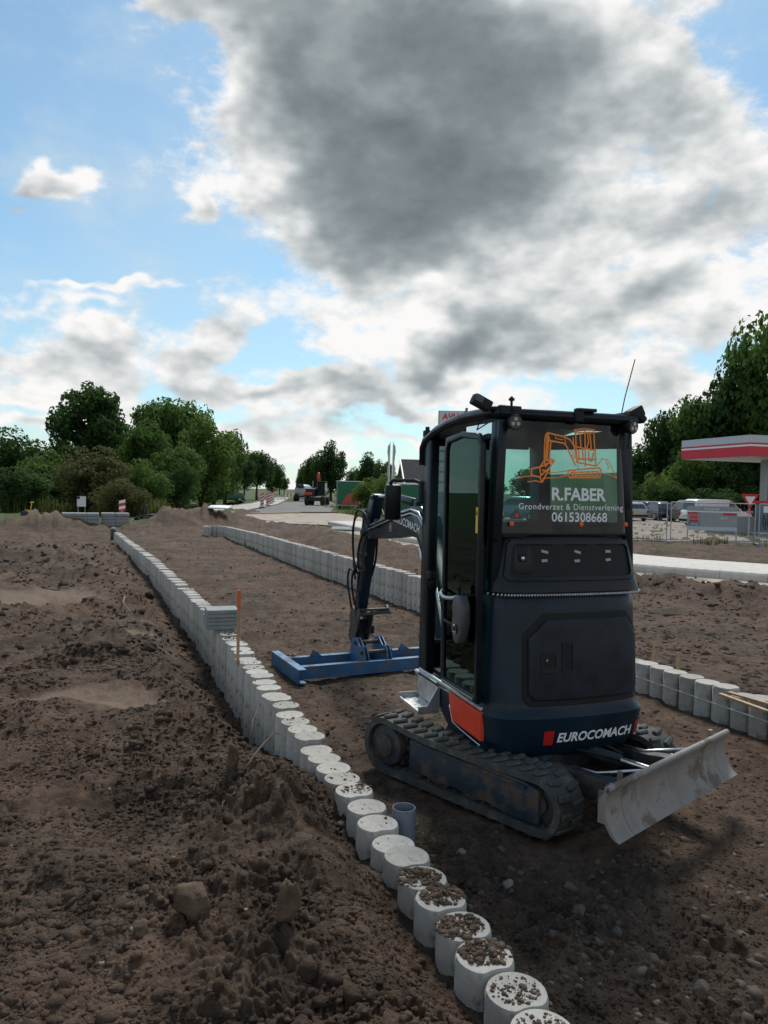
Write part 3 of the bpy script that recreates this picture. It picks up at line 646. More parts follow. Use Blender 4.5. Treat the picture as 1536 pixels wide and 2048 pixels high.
def cab():
    fr = MB()       # frame: pillars, sill beams, rear cross members
    def post(p0, p1, dx, dy):
        p0, p1 = Vector(p0), Vector(p1); a = [(p0.x-dx/2, p0.y-dy/2, p0.z), (p0.x+dx/2, p0.y-dy/2, p0.z), (p0.x+dx/2, p0.y+dy/2, p0.z), (p0.x-dx/2, p0.y+dy/2, p0.z)]
        off = p1-p0; b = [tuple(Vector(q)+off) for q in a]; mb = MB(); mb.loft([a, b]); bmesh.ops.bevel(mb.bm, geom=mb.bm.edges[:], offset=.014, segments=2, profile=.5, affect='EDGES', clamp_overlap=True); return mb
    for xa, xb in ((-.445, -.425), (.500, .455)):
        hp(post((xa, .665, .575), (xb, .71, 2.30), .075, .15), 'front_pillar', 'cab_paint')
        hp(post((xa+.005, -.375, 1.30), (xb+.008, -.365, 2.34), .065, .09), 'rear_pillar', 'cab_paint')
    # left rear quarter panel beside the window (dark triangular cover)
    mb = MB(); mb.prism([(-.480, 1.62), (-.428, 1.62), (-.408, 2.34), (-.462, 2.34)], -.465, -.425, 'xz', bev=.01); hp(mb, 'quarter_panel', 'cab_paint')
    mb = MB(); mb.prism([(.395, 2.34), (.47, 1.64), (.515, 1.64), (.45, 2.34)], -.415, -.40, 'xz', bev=.004); hp(mb, 'rear_post_cover', 'cab_paint')
    # roof
    prof = [(-.465, 2.345), (-.485, 2.372), (-.468, 2.408), (-.30, 2.425), (0, 2.430), (.30, 2.415), (.58, 2.375), (.80, 2.312), (.835, 2.280), (.80, 2.262), (.56, 2.318), (.20, 2.348), (-.20, 2.352)]
    mb = MB(); mb.prism(prof, -.462, .478, 'yz', bev=.022, seg=3); rf = hp(mb, 'roof', 'cab_paint')
    for xs_ in (-.458, .474):
        mb = MB(); mb.tube([(xs_, y, z) for y, z in ((-.46, 2.372), (-.25, 2.392), (.05, 2.392), (.30, 2.374), (.55, 2.335), (.74, 2.283), (.80, 2.225), (.795, 2.10))], .030, 10); mb.build('roof_rail', 'cab_paint', rf)
    mb = MB(); mb.box((.06, -.478, 2.385), (.06, .03, .085), bev=.008); mb.box((.11, -.468, 2.418), (.13, .06, .02), bev=.004); mb.build('roof_bracket', 'black_plastic', rf)
    # rear window wrapping to the right corner
    GX0, GL_, GR2 = -.435, .83, .105
    def rear_xy(s):     # s along the glass, plan view
        if s <= GL_: return (GX0+s, -.445-.012*math.sin(PI*s/GL_))
        a = min(PI/2, (s-GL_)/GR2); x, y = GX0+GL_+GR2*math.sin(a), -.445+GR2*(1-math.cos(a))
        return (x, y+max(0, (s-GL_)-GR2*PI/2))
    ss_ = list(np.linspace(0, GL_, 9))+list(np.linspace(GL_, GL_+GR2*PI/2, 7))[1:]+[GL_+.165+.04]
    zs_ = np.linspace(1.665, 2.35, 6); lean = lambda z: (z-1.665)*.045
    mb = MB(); mb.sheet([[(rear_xy(s)[0]-(.09*max(0, rear_xy(s)[0])-.05*max(0, -rear_xy(s)[0]))*(z-1.665), rear_xy(s)[1]+lean(z), z) for s in ss_] for z in zs_]); rg = hp(mb, 'rear_window', 'cab_glass', smooth=60)
    mb = MB()
    mb.sheet([[(rear_xy(s)[0], rear_xy(s)[1]+lean(z)+.004, z) for s in ss_] for z in (1.655, 1.70, 1.735)]); mb.build('window_border', 'black_plastic', rg)
    mb = MB(); mb.sheet([[(rear_xy(s)[0]*.94, rear_xy(s)[1]+lean(z)+.004, z) for s in ss_] for z in (2.30, 2.35)]); mb.build('window_border', 'black_plastic', rg)
    for x in (-.365, .110, .452):
        y = -.458 if x < .4 else -.428
        mb = MB(); mb.cyl((x, y+.01, 1.722), (x, y-.006, 1.722), .015, n=18, bev=.003); mb.build('window_plug', 'orange_plastic', rg)
    def gl(x, z): return (x, -.462-.012*0+lean(z)-.0, z)
    # lettering and drawing stuck on the rear window
    def glue(mb, name, m):
        mb.warp(lambda c: (c.x, -.445-.012*math.sin(PI*min(1, max(0, (c.x-GX0)/GL_)))+lean(c.z)-.004 + (0 if c.x < GX0+GL_ else GR2*(1-math.cos(math.asin(min(1, (c.x-GX0-GL_)/GR2))))), c.z)); return mb.build(name, m, rg, None)
    for body, w, cx, cz, bold in (('R.FABER', .385, .098, 1.905, .030), ('Grondverzet & Dienstverlening', .735, .052, 1.822, .006), ('0615308668', .395, .102, 1.766, .014)):
        mb = fit_text(body, w, bold=bold, ext=.0, space=1.1 if bold < .01 else 1.0); mb.xf(Matrix.Translation((cx, 0, cz)) @ Matrix.Rotation(R(90), 4, 'X')); mb.cut(0, np.linspace(.30, .40, 6)); glue(mb, 'window_lettering', 'white_decal')
    # line drawing of an excavator, from the window sticker (units: photo pixels inside the sticker crop)
    K = .00079; X0, Z0 = 750, 980
    def W(p): return (.075+(p[0]-X0)*K, 1.895-(p[1]-Z0)*K)
    L = [[(470, 590), (478, 520), (495, 500), (640, 525), (690, 545), (720, 580), (765, 720)], [(500, 510), (515, 560), (640, 575), (665, 605), (740, 740)], [(470, 590), (468, 715)], [(525, 560), (510, 720)], [(495, 500), (480, 700)], [(505, 545), (492, 715)],
         [(360, 780), (430, 765), (470, 715), (525, 700), (555, 712), (520, 760), (450, 880), (430, 840), (360, 830), (360, 780)], [(430, 765), (440, 830), (520, 760)], [(470, 715), (480, 760), (525, 700)], [(430, 765), (500, 735), (545, 715)], [(455, 790), (500, 790)],
         [(730, 470), (815, 455), (910, 460), (910, 480), (735, 490), (730, 470)], [(740, 490), (755, 720)], [(825, 470), (832, 745)], [(905, 480), (930, 740)], [(780, 490), (790, 600)], [(760, 600), (925, 620)], [(870, 480), (885, 620)], [(850, 480), (858, 560), (845, 600)], [(720, 530), (725, 590), (745, 600)],
         [(760, 690), (930, 690)], [(765, 720), (930, 742)], [(770, 625), (775, 700)], [(805, 620), (810, 700)], [(860, 630), (865, 700), (890, 705), (905, 640)],
         [(680, 785), (760, 775), (960, 755), (975, 775), (965, 830), (690, 838), (672, 815), (680, 785)], [(700, 800), (760, 795), (950, 785), (945, 815), (710, 822), (700, 800)], [(790, 790), (800, 830)], [(850, 785), (855, 825)], [(730, 790), (740, 830)], [(900, 780), (905, 822)],
         [(930, 745), (965, 715), (985, 680), (1035, 690), (1075, 745), (1125, 830), (1060, 805), (975, 795)], [(1020, 700), (1050, 750), (1035, 760)], [(250, 855), (300, 840), (360, 835)], [(330, 880), (400, 870), (440, 880)], [(455, 850), (600, 840), (680, 815)], [(500, 810), (620, 795), (680, 785)], [(610, 835), (660, 825)],
         [(760, 740), (770, 775)], [(640, 525), (655, 575)], [(680, 640), (735, 690)], [(700, 625), (750, 690)], [(560, 515), (565, 540), (630, 548)]]
    mb = MB()
    for i, l in enumerate(L):
        pts = [W(p) for p in l]; wd = .0050 if i < 30 else .0030
        for a, b in zip(pts, pts[1:]):
            d = Vector((b[0]-a[0], b[1]-a[1])); 
            if d.length < 1e-5: continue
            d.normalize(); n = Vector((-d.y, d.x))*wd; e = d*wd*.7; k = -.0004*(i % 5)
            mb.poly([(a[0]-e.x-n.x, k, a[1]-e.y-n.y), (b[0]+e.x-n.x, k, b[1]+e.y-n.y), (b[0]+e.x+n.x, k, b[1]+e.y+n.y), (a[0]-e.x+n.x, k, a[1]-e.y+n.y)])
    glue(mb, 'window_drawing', 'orange_decal')
    mb = MB(); y_ = -.452
    mb.poly([(-.375, y_, 1.748), (-.285, y_, 1.748), (-.330, y_, 1.815)]); mb.build('warning_sticker', 'grey_plastic', rg, None)
    mb = MB(); mb.cyl((-.330, y_-.001, 1.772), (-.330, y_-.003, 1.772), .013, n=8); mb.build('sticker_star', 'red_decal', rg)
    # side windows, windscreen
    for sx in (-1, 1):
        mb = MB(); xa, xb = ((-.462, -.44) if sx < 0 else (.515, .47)); mb.poly([(xa, -.34, .62), (xa, .06 if sx < 0 else .60, .62), (xb, .06 if sx < 0 else .64, 2.33), (xb, -.34, 2.33)]); hp(mb, 'side_window', 'clear_glass')
    mb = MB(); mb.poly([(-.41, .735, .78), (.46, .735, .78), (.42, .775, 2.26), (-.39, .775, 2.26)]); hp(mb, 'windscreen', 'clear_glass')
    mb = MB(); mb.box((0, .725, .70), (.80, .06, .20), bev=.02); hp(mb, 'cab_crossbar', 'cab_paint')
    for c_, d_ in (((0, .765, 2.27), (.80, .05, .05)), ((-.452, .05, 1.30), (.02, .03, 1.40)), ((.50, -.05, 1.22), (.03, .7, .04)), ((0, -.40, 1.66), (.82, .05, .05))):
        mb = MB(); mb.box(c_, d_, bev=.006); hp(mb, 'cab_crossbar', 'cab_paint')
    # door folded back against the left side
    X = -.530
    def door_o(g):
        return [(-.415+g, .640+g), (.135-g, .640+g), (.155-g, .70), (.175-g, 2.18), (.15-g, 2.262-g), (-.10, 2.285-g), (-.33, 2.262-g), (-.40+g, 2.20-g)]
    D = Matrix.Translation((0, 0, 0))
    mb = MB(); o1 = door_o(0); i1 = door_o(.040); mb.ring(o1, i1, X-.018, X+.018, 'yz'); bmesh.ops.bevel(mb.bm, geom=[e for e in mb.bm.edges if e.calc_face_angle(0) > .6], offset=.008, segments=2, profile=.5, affect='EDGES', clamp_overlap=True); dr = hp(mb, 'door', 'cab_paint')
    mb = MB(); mb.prism(door_o(.030), X-.003, X+.003, 'yz'); mb.build('door_glass', 'door_glass', dr)
    mb = MB(); mb.box((X-.022, -.13, .662), (.006, .50, .012)); mb.build('door_trim', 'steel', dr)
    mb = MB(); mb.tube([(X-.02, .13, 1.255), (X-.06, .08, 1.235), (X-.065, -.02, 1.225), (X-.05, -.10, 1.232), (X-.02, -.13, 1.25)], .013, 10); mb.build('grab_handle', 'steel', dr)
    mb = MB(); mb.prism([(-.315, 1.215), (-.27, 1.27), (-.19, 1.262), (-.165, 1.20), (-.18, 1.14), (-.165, 1.08), (-.20, .98), (-.25, .97), (-.30, 1.03), (-.325, 1.12)], X-.085, X-.02, 'yz', bev=.014, seg=3); mb.build('door_catch', 'grey_plastic', dr)
    mb = MB(); mb.cyl((X-.082, -.245, 1.065), (X-.093, -.245, 1.065), .030, n=16); mb.build('catch_pocket', 'black_plastic', dr)
    mb = MB()
    for k in range(7): a = k*.9; mb.box((X-.095, -.245+.022*math.cos(a), 1.065+.026*math.sin(a)), (.010, .012, .010), (a, 0, a))
    mb.build('catch_spring', 'steel', dr)
    mb = MB(); mb.cyl((X-.05, -.20, 1.27), (X-.05, -.20, 1.31), .012, n=10); mb.sph((X-.05, -.20, 1.312), .016, 10); mb.build('latch_knob', 'black_plastic', dr)
    mb = MB(); mb.tube([(X-.02, .10, 1.06), (X-.04, -.15, 1.06)], .010, 8); mb.build('latch_rod', 'black_plastic', dr)
    mb = MB(); mb.poly([(X-.0205, -.385, 1.66), (X-.0205, -.353, 1.66), (X-.0205, -.353, 1.815), (X-.0205, -.385, 1.815)][::-1]); mb.build('warning_label', 'yellow_decal', dr, None)
    mb = MB(); mb.poly([(X-.022, -.380, 1.77), (X-.022, -.358, 1.77), (X-.022, -.369, 1.80)]); mb.build('label_mark', 'black_plastic', dr, None)
    mb = MB(); mb.tube([(-.45, .62, 1.22), (-.47, .56, 1.22), (-.47, .53, 1.26)], .018, 8); mb.box((-.46, .585, 1.30), (.05, .08, .06), bev=.01); mb.cyl((-.47, .575, 1.215), (-.50, .575, 1.215), .02, n=12); hp(mb, 'door_striker', 'black_plastic')
    # inside
    mb = MB(); mb.box((0, .12, .605), (.84, 1.06, .03)); hp(mb, 'cab_floor', 'black_plastic')
    mb = MB(); mb.box((.02, -.02, .98), (.44, .44, .12), bev=.04, seg=2); st = hp(mb, 'seat', 'seat_fabric')
    mb = MB(); mb.box((.02, -.26, 1.26), (.42, .10, .52), (R(-8), 0, 0), bev=.045, seg=3); mb.build('backrest', 'seat_fabric', st)
    mb = MB(); mb.box((.02, -.30, 1.62), (.24, .08, .15), (R(-8), 0, 0), bev=.03, seg=2); mb.cyl((-.04, -.29, 1.5), (-.04, -.29, 1.58), .008, n=8); mb.cyl((.08, -.29, 1.5), (.08, -.29, 1.58), .008, n=8); mb.build('headrest', 'seat_fabric', st)
    mb = MB(); mb.box((.02, -.05, .78), (.40, .40, .32), bev=.02); mb.build('seat_base', 'black_plastic', st)
    for sx in (-1, 1):
        mb = MB(); mb.box((.02+sx*.29, .10, 1.02), (.12, .46, .16), bev=.03, seg=2); cs = hp(mb, 'console', 'black_plastic')
        mb = MB(); mb.tube([(.02+sx*.29, .26, 1.08), (.02+sx*.285, .27, 1.20), (.02+sx*.28, .285, 1.27)], .012, 8); mb.sph((.02+sx*.28, .29, 1.31), .032, 10, (1, 1, 1.5)); mb.build('joystick', 'black_plastic', cs)
        mb = MB(); mb.tube([(sx*.07, .52, .62), (sx*.07, .53, .95), (sx*.09, .48, 1.12)], .010, 8); mb.sph((sx*.09, .48, 1.13), .024, 8); hp(mb, 'travel_lever', 'black_plastic')
    mb = MB(); mb.box((.34, .62, 1.30), (.14, .06, .16), bev=.015); hp(mb, 'display', 'black_plastic')
    mb = MB(); mb.box((-.30, .25, .64), (.06, .20, .04), (0, 0, R(10)), bev=.012); mb.cyl((-.30, .36, .66), (-.33, .46, .66), .02, n=10); bt = hp(mb, 'hand_tool', 'blue_tool')
    mb = MB(); mb.box((-.34, .47, .665), (.10, .07, .05), (0, 0, .2), bev=.012); mb.build('tool_head', 'coupler_steel', bt)
    mb = MB(); mb.prism([(-.33, .62), (-.12, .62), (-.12, .80), (-.16, .95), (-.20, 1.0), (-.33, 1.0)], -.40, -.28, 'yz', bev=.02, seg=2); jc = hp(mb, 'jerrycan', 'red_can')
    mb = MB(); mb.tube([(-.34, -.30, .99), (-.34, -.28, 1.05), (-.34, -.20, 1.05), (-.34, -.18, .96)], .014, 8); mb.cyl((-.34, -.31, .99), (-.34, -.31, 1.04), .022, n=12); mb.build('can_handle', 'red_can', jc)
    # things on the roof
    def lamp(p, rz, tilt):
        Mx = Matrix.Translation(p) @ Euler((tilt, 0, rz)).to_matrix().to_4x4()
        mb = MB(); mb.cyl((0, -.035, 0), (0, .03, 0), .046, .036, n=22, bev=.005); mb.box((0, .015, .055), (.02, .03, .05), bev=.003); mb.xf(Mx); l = hp(mb, 'work_lamp', 'black_plastic')
        mb = MB(); mb.cyl((0, -.0365, 0), (0, -.040, 0), .038, n=22); mb.xf(Mx); mb.build('lamp_lens', 'lamp_lens', l)
        mb = MB()
        for a in (90, 210, 330): mb.cyl((.018*math.cos(R(a)), -.0395, .018*math.sin(R(a))), (.018*math.cos(R(a)), -.044, .018*math.sin(R(a))), .012, n=10)
        mb.xf(Mx); mb.build('lamp_reflector', 'chrome', l)
    lamp((-.385, -.485, 2.322), R(-8), R(6)); lamp((.435, -.455, 2.335), R(14), R(6))
    mb = MB(); mb.tube([(.40, -.45, 2.37), (.45, -.44, 2.42), (.455, -.44, 2.30), (.44, -.44, 2.20)], .004, 6); mb.tube([(-.40, -.44, 2.40), (-.43, -.30, 2.40), (-.47, -.20, 2.34), (-.44, -.10, 2.30)], .004, 6); hp(mb, 'lamp_cable', 'black_plastic')
    mb = MB(); mb.box((-.385, -.45, 2.405), (.13, .03, .03), bev=.005); mb.cyl((-.385, -.455, 2.41), (-.385, -.455, 2.475), .008, n=8); mb.cyl((-.385, -.455, 2.45), (-.385, -.455, 2.465), .018, n=10); mb.box((-.44, -.44, 2.405), (.05, .04, .035), bev=.008); hp(mb, 'lamp_bracket', 'black_plastic')
    mb = MB(); mb.box((-.565, -.42, 2.432), (.12, .075, .065), (0, R(24), 0), bev=.014, seg=2); mb.tube([(-.53, -.42, 2.415), (-.50, -.43, 2.40), (-.42, -.44, 2.405)], .014, 8); cm = hp(mb, 'camera_unit', 'black_plastic')
    mb = MB(); mb.box((-.595, -.462, 2.446), (.05, .01, .035), (0, R(24), 0), bev=.004); mb.build('camera_face', 'grey_plastic', cm)
    mb = MB(); mb.box((.50, -.42, 2.425), (.10, .08, .075), (0, R(-28), 0), bev=.016, seg=2); mb.box((.40, -.43, 2.405), (.16, .05, .035), (0, R(-10), 0), bev=.01); mb.box((.545, -.42, 2.395), (.05, .06, .06), (0, R(-50), 0), bev=.01); hp(mb, 'camera_unit', 'black_plastic')
    mb = MB(); mb.tube([(.415, -.40, 2.41), (.43, -.41, 2.52), (.475, -.44, 2.76)], .0035, 6); hp(mb, 'antenna', 'black_plastic')
    mb = MB(); mb.box((-.43, .80, 2.335), (.05, .06, .055), bev=.014, seg=2); mb.box((-.43, .79, 2.372), (.03, .02, .03), bev=.004); hp(mb, 'front_lamp', 'black_plastic')
    # mirror on its arm
    mb = MB(); mb.tube([(-.44, .78, 1.905), (-.46, .82, 1.965), (-.49, .88, 1.985), (-.60, 1.06, 1.985), (-.612, 1.09, 1.965), (-.612, 1.095, 1.92)], .014, 8); mb.box((-.455, .80, 1.90), (.05, .05, .18), bev=.012); ma = hp(mb, 'mirror_arm', 'black_plastic')
    mb = MB(); mb.box((-.59, 1.09, 1.815), (.13, .06, .28), (R(4), 0, R(-14)), bev=.024, seg=2); mb.build('mirror_housing', 'cab_paint', ma)
    mb = MB(); mb.box((-.548, 1.064, 1.80), (.030, .008, .22), (R(4), 0, R(-14)), bev=.003); mb.build('mirror_glass', 'mirror', ma)
cab()

def boom():
    X = -.08; fx = lambda y, z: (X, y, z)
    fo, kn, tip = (1.00, .56), (1.62, 1.66), (3.36, 1.44)
    top = [(.93, .60), (1.12, 1.02), (1.36, 1.52), (1.50, 1.70), (1.66, 1.775), (1.90, 1.765), (2.6, 1.66), (3.30, 1.525), (3.40, 1.50)]
    bot = [(3.44, 1.44), (3.38, 1.385), (3.20, 1.385), (2.5, 1.44), (1.92, 1.50), (1.74, 1.49), (1.62, 1.38), (1.36, .92), (1.20, .62), (1.06, .50), (.95, .52)]
    mb = MB(); mb.prism(top+bot, X-.065, X+.065, 'yz', bev=.008); bm_ = hp(mb, 'boom', 'body_paint')
    mb = fit_text('EUROCOMACH', .72, bold=.016, ext=.0); mb.xf(Matrix.Translation((X-.067, 2.02, 1.612)) @ Matrix.Rotation(R(6.5), 4, 'X') @ Matrix.Rotation(R(-90), 4, 'Z') @ Matrix.Rotation(R(90), 4, 'X')); mb.build('boom_lettering', 'white_decal', bm_, None)
    mb = MB(); ring = [(2.46+.045*math.cos(2*PI*k/16), 1.552+.045*math.sin(2*PI*k/16)) for k in range(16)]; rin = [(2.46+.036*math.cos(2*PI*k/16), 1.552+.036*math.sin(2*PI*k/16)) for k in range(16)]
    mb.ring(ring, rin, X-.067, X-.0655, 'yz'); mb.box((X-.0665, 2.46, 1.552), (.001, .035, .03)); mb.build('boom_emblem', 'grey_decal', bm_)
    # bright pipes on the boom's left face and top
    for dz, dy in ((0, 0), (.035, .03)):
        mb = MB(); mb.tube([(X-.078, y+dy*0, z-dz) for y, z in ((3.15, 1.525), (2.4, 1.665), (1.86, 1.74), (1.66, 1.72), (1.50, 1.62), (1.32, 1.36), (1.12, .96), (1.02, .76))], .010, 8); mb.build('boom_pipe', 'steel', bm_)
    for y, z in ((2.9, 1.565), (2.3, 1.675), (1.44, 1.52), (1.22, 1.14)):
        mb = MB(); mb.box((X-.074, y, z), (.03, .05, .09), (R(-10), 0, 0), bev=.004); mb.build('pipe_clamp', 'coupler_steel', bm_)
    # boom cylinder underneath, bucket cylinder behind
    mb = MB(); mb.cyl((X, 1.12, .50), (X, 1.60, 1.10), .042, n=16, bev=.005); bc = hp(mb, 'boom_cylinder', 'body_paint')
    mb = MB(); mb.cyl((X, 1.58, 1.08), (X, 1.80, 1.40), .022, n=14); mb.build('cylinder_rod', 'chrome', bc)
    # arm cylinder on top of the boom
    mb = MB(); mb.cyl((X, 1.95, 1.80), (X, 2.75, 1.86), .040, n=16, bev=.005); mb.box((X, 1.90, 1.785), (.06, .10, .07), bev=.01); ac = hp(mb, 'arm_cylinder', 'body_paint')
    mb = MB(); mb.cyl((X, 2.72, 1.858), (X, 3.12, 1.83), .021, n=14); mb.build('cylinder_rod', 'chrome', ac)
    # arm
    arm = [(3.06, 1.86), (3.14, 1.875), (3.26, 1.80), (3.42, 1.58), (3.50, 1.44), (3.60, 1.10), (3.72, .60), (3.715, .50), (3.66, .47), (3.60, .50), (3.42, .95), (3.28, 1.36), (3.22, 1.46), (3.10, 1.72)]
    mb = MB(); mb.prism(arm, X-.055, X+.055, 'yz', bev=.008); am = hp(mb, 'arm', 'body_paint')
    mb = MB(); mb.cyl((X-.10, 3.37, 1.44), (X+.10, 3.37, 1.44), .035, n=16, bev=.004); mb.cyl((X-.075, 3.11, 1.83), (X+.075, 3.11, 1.83), .024, n=14); mb.cyl((X-.075, 3.665, .53), (X+.075, 3.665, .53), .028, n=14); mb.build('pivot_pin', 'coupler_steel', am)
    mb = MB(); mb.cyl((X, 3.52, 1.60), (X, 3.66, 1.08), .038, n=16, bev=.005); mb.box((X, 3.50, 1.64), (.09, .08, .10), bev=.012); kc = hp(mb, 'bucket_cylinder', 'body_paint')
    mb = MB(); mb.cyl((X, 3.655, 1.10), (X, 3.75, .72), .020, n=12); mb.build('cylinder_rod', 'chrome', kc)
    mb = MB(); mb.poly([(X-.057, 3.53, 1.02), (X-.057, 3.60, 1.00), (X-.057, 3.58, .90)]); mb.build('warning_label', 'yellow_decal', am, None)
    # hose block and hoses
    mb = MB(); mb.box((X-.075, 3.36, 1.20), (.05, .16, .05), (R(-12), 0, 0), bev=.006); mb.box((X-.075, 3.38, 1.06), (.05, .10, .10), (R(-12), 0, 0), bev=.01)
    for k in range(4): mb.cyl((X-.10, 3.30+.04*k, 1.21), (X-.13, 3.30+.04*k, 1.21), .012, n=8)
    mb.build('valve_block', 'coupler_steel', am)
    hoses = [[(X-.09, 3.10, 1.52), (X-.11, 3.30, 1.62), (X-.12, 3.52, 1.60), (X-.12, 3.62, 1.42), (X-.11, 3.60, 1.15), (X-.09, 3.52, .98)],
             [(X-.07, 3.08, 1.52), (X-.09, 3.28, 1.66), (X-.10, 3.55, 1.66), (X-.10, 3.68, 1.42), (X-.09, 3.66, 1.10), (X-.08, 3.62, .90)],
             [(X+.07, 3.10, 1.50), (X+.10, 3.30, 1.56), (X+.11, 3.42, 1.42), (X+.10, 3.44, 1.15), (X+.08, 3.52, .95)],
             [(X-.09, 3.16, 1.42), (X-.12, 3.20, 1.25), (X-.12, 3.16, 1.05), (X-.11, 3.24, .92), (X-.08, 3.36, 1.05)],
             [(X-.08, 3.66, .98), (X-.10, 3.80, 1.00), (X-.10, 3.86, .85), (X-.08, 3.80, .62), (X-.06, 3.78, .50)],
             [(X-.11, 2.95, 1.50), (X-.14, 3.15, 1.44), (X-.15, 3.28, 1.25), (X-.14, 3.30, 1.08), (X-.10, 3.40, 1.06)],
             [(X+.05, 3.00, 1.62), (X+.09, 3.30, 1.72), (X+.10, 3.56, 1.62), (X+.09, 3.62, 1.30), (X+.07, 3.60, 1.05)],
             [(X-.10, 3.44, 1.10), (X-.13, 3.56, .96), (X-.12, 3.60, .80), (X-.09, 3.58, .62)],
             [(X-.08, 3.40, .92), (X-.10, 3.34, .82), (X-.10, 3.40, .74), (X-.08, 3.50, .84), (X-.07, 3.52, 1.0)]]
    for h in hoses:
        pts = []
        for i in range(len(h)-1):
            for k in range(5):
                u = k/5; p0 = Vector(h[max(0, i-1)]); p1 = Vector(h[i]); p2 = Vector(h[i+1]); p3 = Vector(h[min(len(h)-1, i+2)])
                pts.append(.5*((2*p1)+(p2-p0)*u+(2*p0-5*p1+4*p2-p3)*u*u+(3*p1-p0-3*p2+p3)*u**3))
        pts.append(Vector(h[-1])); mb = MB(); mb.tube(pts, .0125, 8); hp(mb, 'hydraulic_hose', 'black_plastic')
    # quick coupler with tilt head at the arm's end
    mb = MB(); out = [(3.42, .60), (3.46, .66), (3.52, .64), (3.56, .56), (3.62, .62), (3.70, .645), (3.78, .60), (3.82, .50), (3.80, .42), (3.84, .34), (3.82, .26), (3.74, .22), (3.62, .24), (3.52, .40), (3.44, .52)]
    for dx in (-.075, .075): mb.prism([(y, z-.06) for y, z in out], X+dx-.009, X+dx+.009, 'yz', bev=.003, seg=1)
    qc = hp(mb, 'quick_coupler', 'coupler_steel')
    mb = MB(); mb.box((X+.10, 3.50, .545), (.36, .14, .035), (0, R(-4), 0), bev=.008); mb.prism([(3.43, .53), (3.46, .60), (3.52, .625), (3.56, .60), (3.57, .53)], X+.255, X+.275, 'yz', bev=.003); mb.cyl((X-.06, 3.46, .58), (X+.27, 3.46, .585), .016, n=10); mb.build('coupler_hook', 'coupler_steel', qc)
    mb = MB(); mb.cyl((X, 3.66, .10), (X, 3.66, .36), .075, n=18, bev=.01); mb.box((X+.02, 3.66, .38), (.20, .16, .14), bev=.02); mb.box((X+.08, 3.60, .34), (.12, .10, .10), bev=.015); mb.build('rotator', 'black_plastic', qc)
boom()

def levelling_beam():
    c = gp(738, 1329, .03); root = empty('levelling_beam', (c.x, c.y, .012), R(25)); tag(root, 'blue steel levelling beam lying on the soil below the excavator arm', 'levelling beam')
    W2, D2, Hh = .95, .42, .115
    for y in (-.30, .12):
        mb = MB(); mb.box((0, y, Hh/2), (2*W2-.10, .012, Hh)); mb.box((0, y+.03, Hh+.006), (2*W2-.10, .075, .012), bev=.003); mb.box((0, y+.03, .006), (2*W2-.10, .075, .012)); mb.build('rail', 'beam_blue', root)
    for sx in (-1, 1):
        mb = MB(); mb.box((sx*W2, -.02, .066), (.012, .92, .132)); mb.box((sx*(W2-.035), -.02, .137), (.085, .92, .012), bev=.003); mb.box((sx*(W2-.035), -.02, .006), (.085, .92, .012)); mb.build('end_channel', 'beam_blue', root)
    for x in (-.52, .52):
        mb = MB(); mb.prism([(x-.12, Hh+.012), (x+.02, Hh+.012), (x-.08, Hh+.085)], .11, .122, 'xz'); mb.build('rib', 'beam_blue', root)
    mb = MB()
    for x in (-.16, -.12, .10, .14): mb.prism([(-.28, .02), (.14, .02), (.14, .17), (.08, .30), (-.02, .325), (-.12, .25), (-.20, .26), (-.27, .16)], x-.006, x+.006, 'yz', bev=.002, seg=1)
    mb.box((0, -.08, .03), (.34, .40, .02)); bk = mb.build('mounting_bracket', 'beam_blue', root)
    mb = MB(); mb.cyl((-.19, -.02, .27), (.17, -.02, .27), .022, n=14); mb.cyl((-.19, -.20, .20), (.17, -.20, .20), .022, n=14); mb.build('bracket_pin', 'coupler_steel', bk)
    mb = MB(); mb.ring([(-W2+.13+.035*math.cos(2*PI*k/12), .13+.045*math.sin(2*PI*k/12)) for k in range(12)], [(-W2+.13+.02*math.cos(2*PI*k/12), .13+.03*math.sin(2*PI*k/12)) for k in range(12)], .145, .16, 'xy'); mb.build('lifting_eye', 'coupler_steel', root)
    return root
levelling_beam()

# ------------------------------------------------------------------ roads, paths, kerb
mat('concrete', (.375, .36, .325), .88, var=.18, vscale=9, dirt=(.21, .185, .15), dirtamt=.20, dscale=11, bump=.22, bscale=120, spec=.2)
mat('kerb_concrete', (.52, .49, .44), .85, var=.10, vscale=6, dirt=(.36, .34, .30), dirtamt=.14, dscale=7, bump=.1, bscale=90, spec=.3)
mat('road_concrete', (.33, .285, .23), .9, var=.18, vscale=1.2, dirt=(.17, .13, .10), dirtamt=.22, dscale=.8, bump=.1, bscale=60, spec=.25)
mat('asphalt', (.13, .13, .128), .85, var=.2, vscale=.8, dirt=(.20, .18, .155), dirtamt=.25, dscale=.35, bump=.15, bscale=60, spec=.3)
mat('paving', (.40, .385, .36), .9, var=.12, vscale=2, dirt=(.25, .22, .18), dirtamt=.2, dscale=1.5, spec=.3)
mat('forecourt', (.215, .185, .155), .9, var=.15, vscale=.9, dirt=(.13, .11, .09), dirtamt=.2, dscale=.5, spec=.3)
def flat(name, pts, z, m, label, hgt=None):
    mb = MB()
    if hgt: mb.prism([(p[0], p[1]) for p in pts], z-hgt, z, 'xy')
    else: mb.poly([(p[0], p[1], z) for p in pts])
    o = mb.build(name, m, None, None); tag(o, label, name.replace('_', ' '), kind='structure'); return o
flat('road_junction', ROADC, .006, 'road_concrete', 'pale dusty new road surface behind the soil bed')
rd = [gp(497, 1025), gp(662, 1025), Vector((-62.0, 600, 0)), Vector((-84.0, 600, 0))]
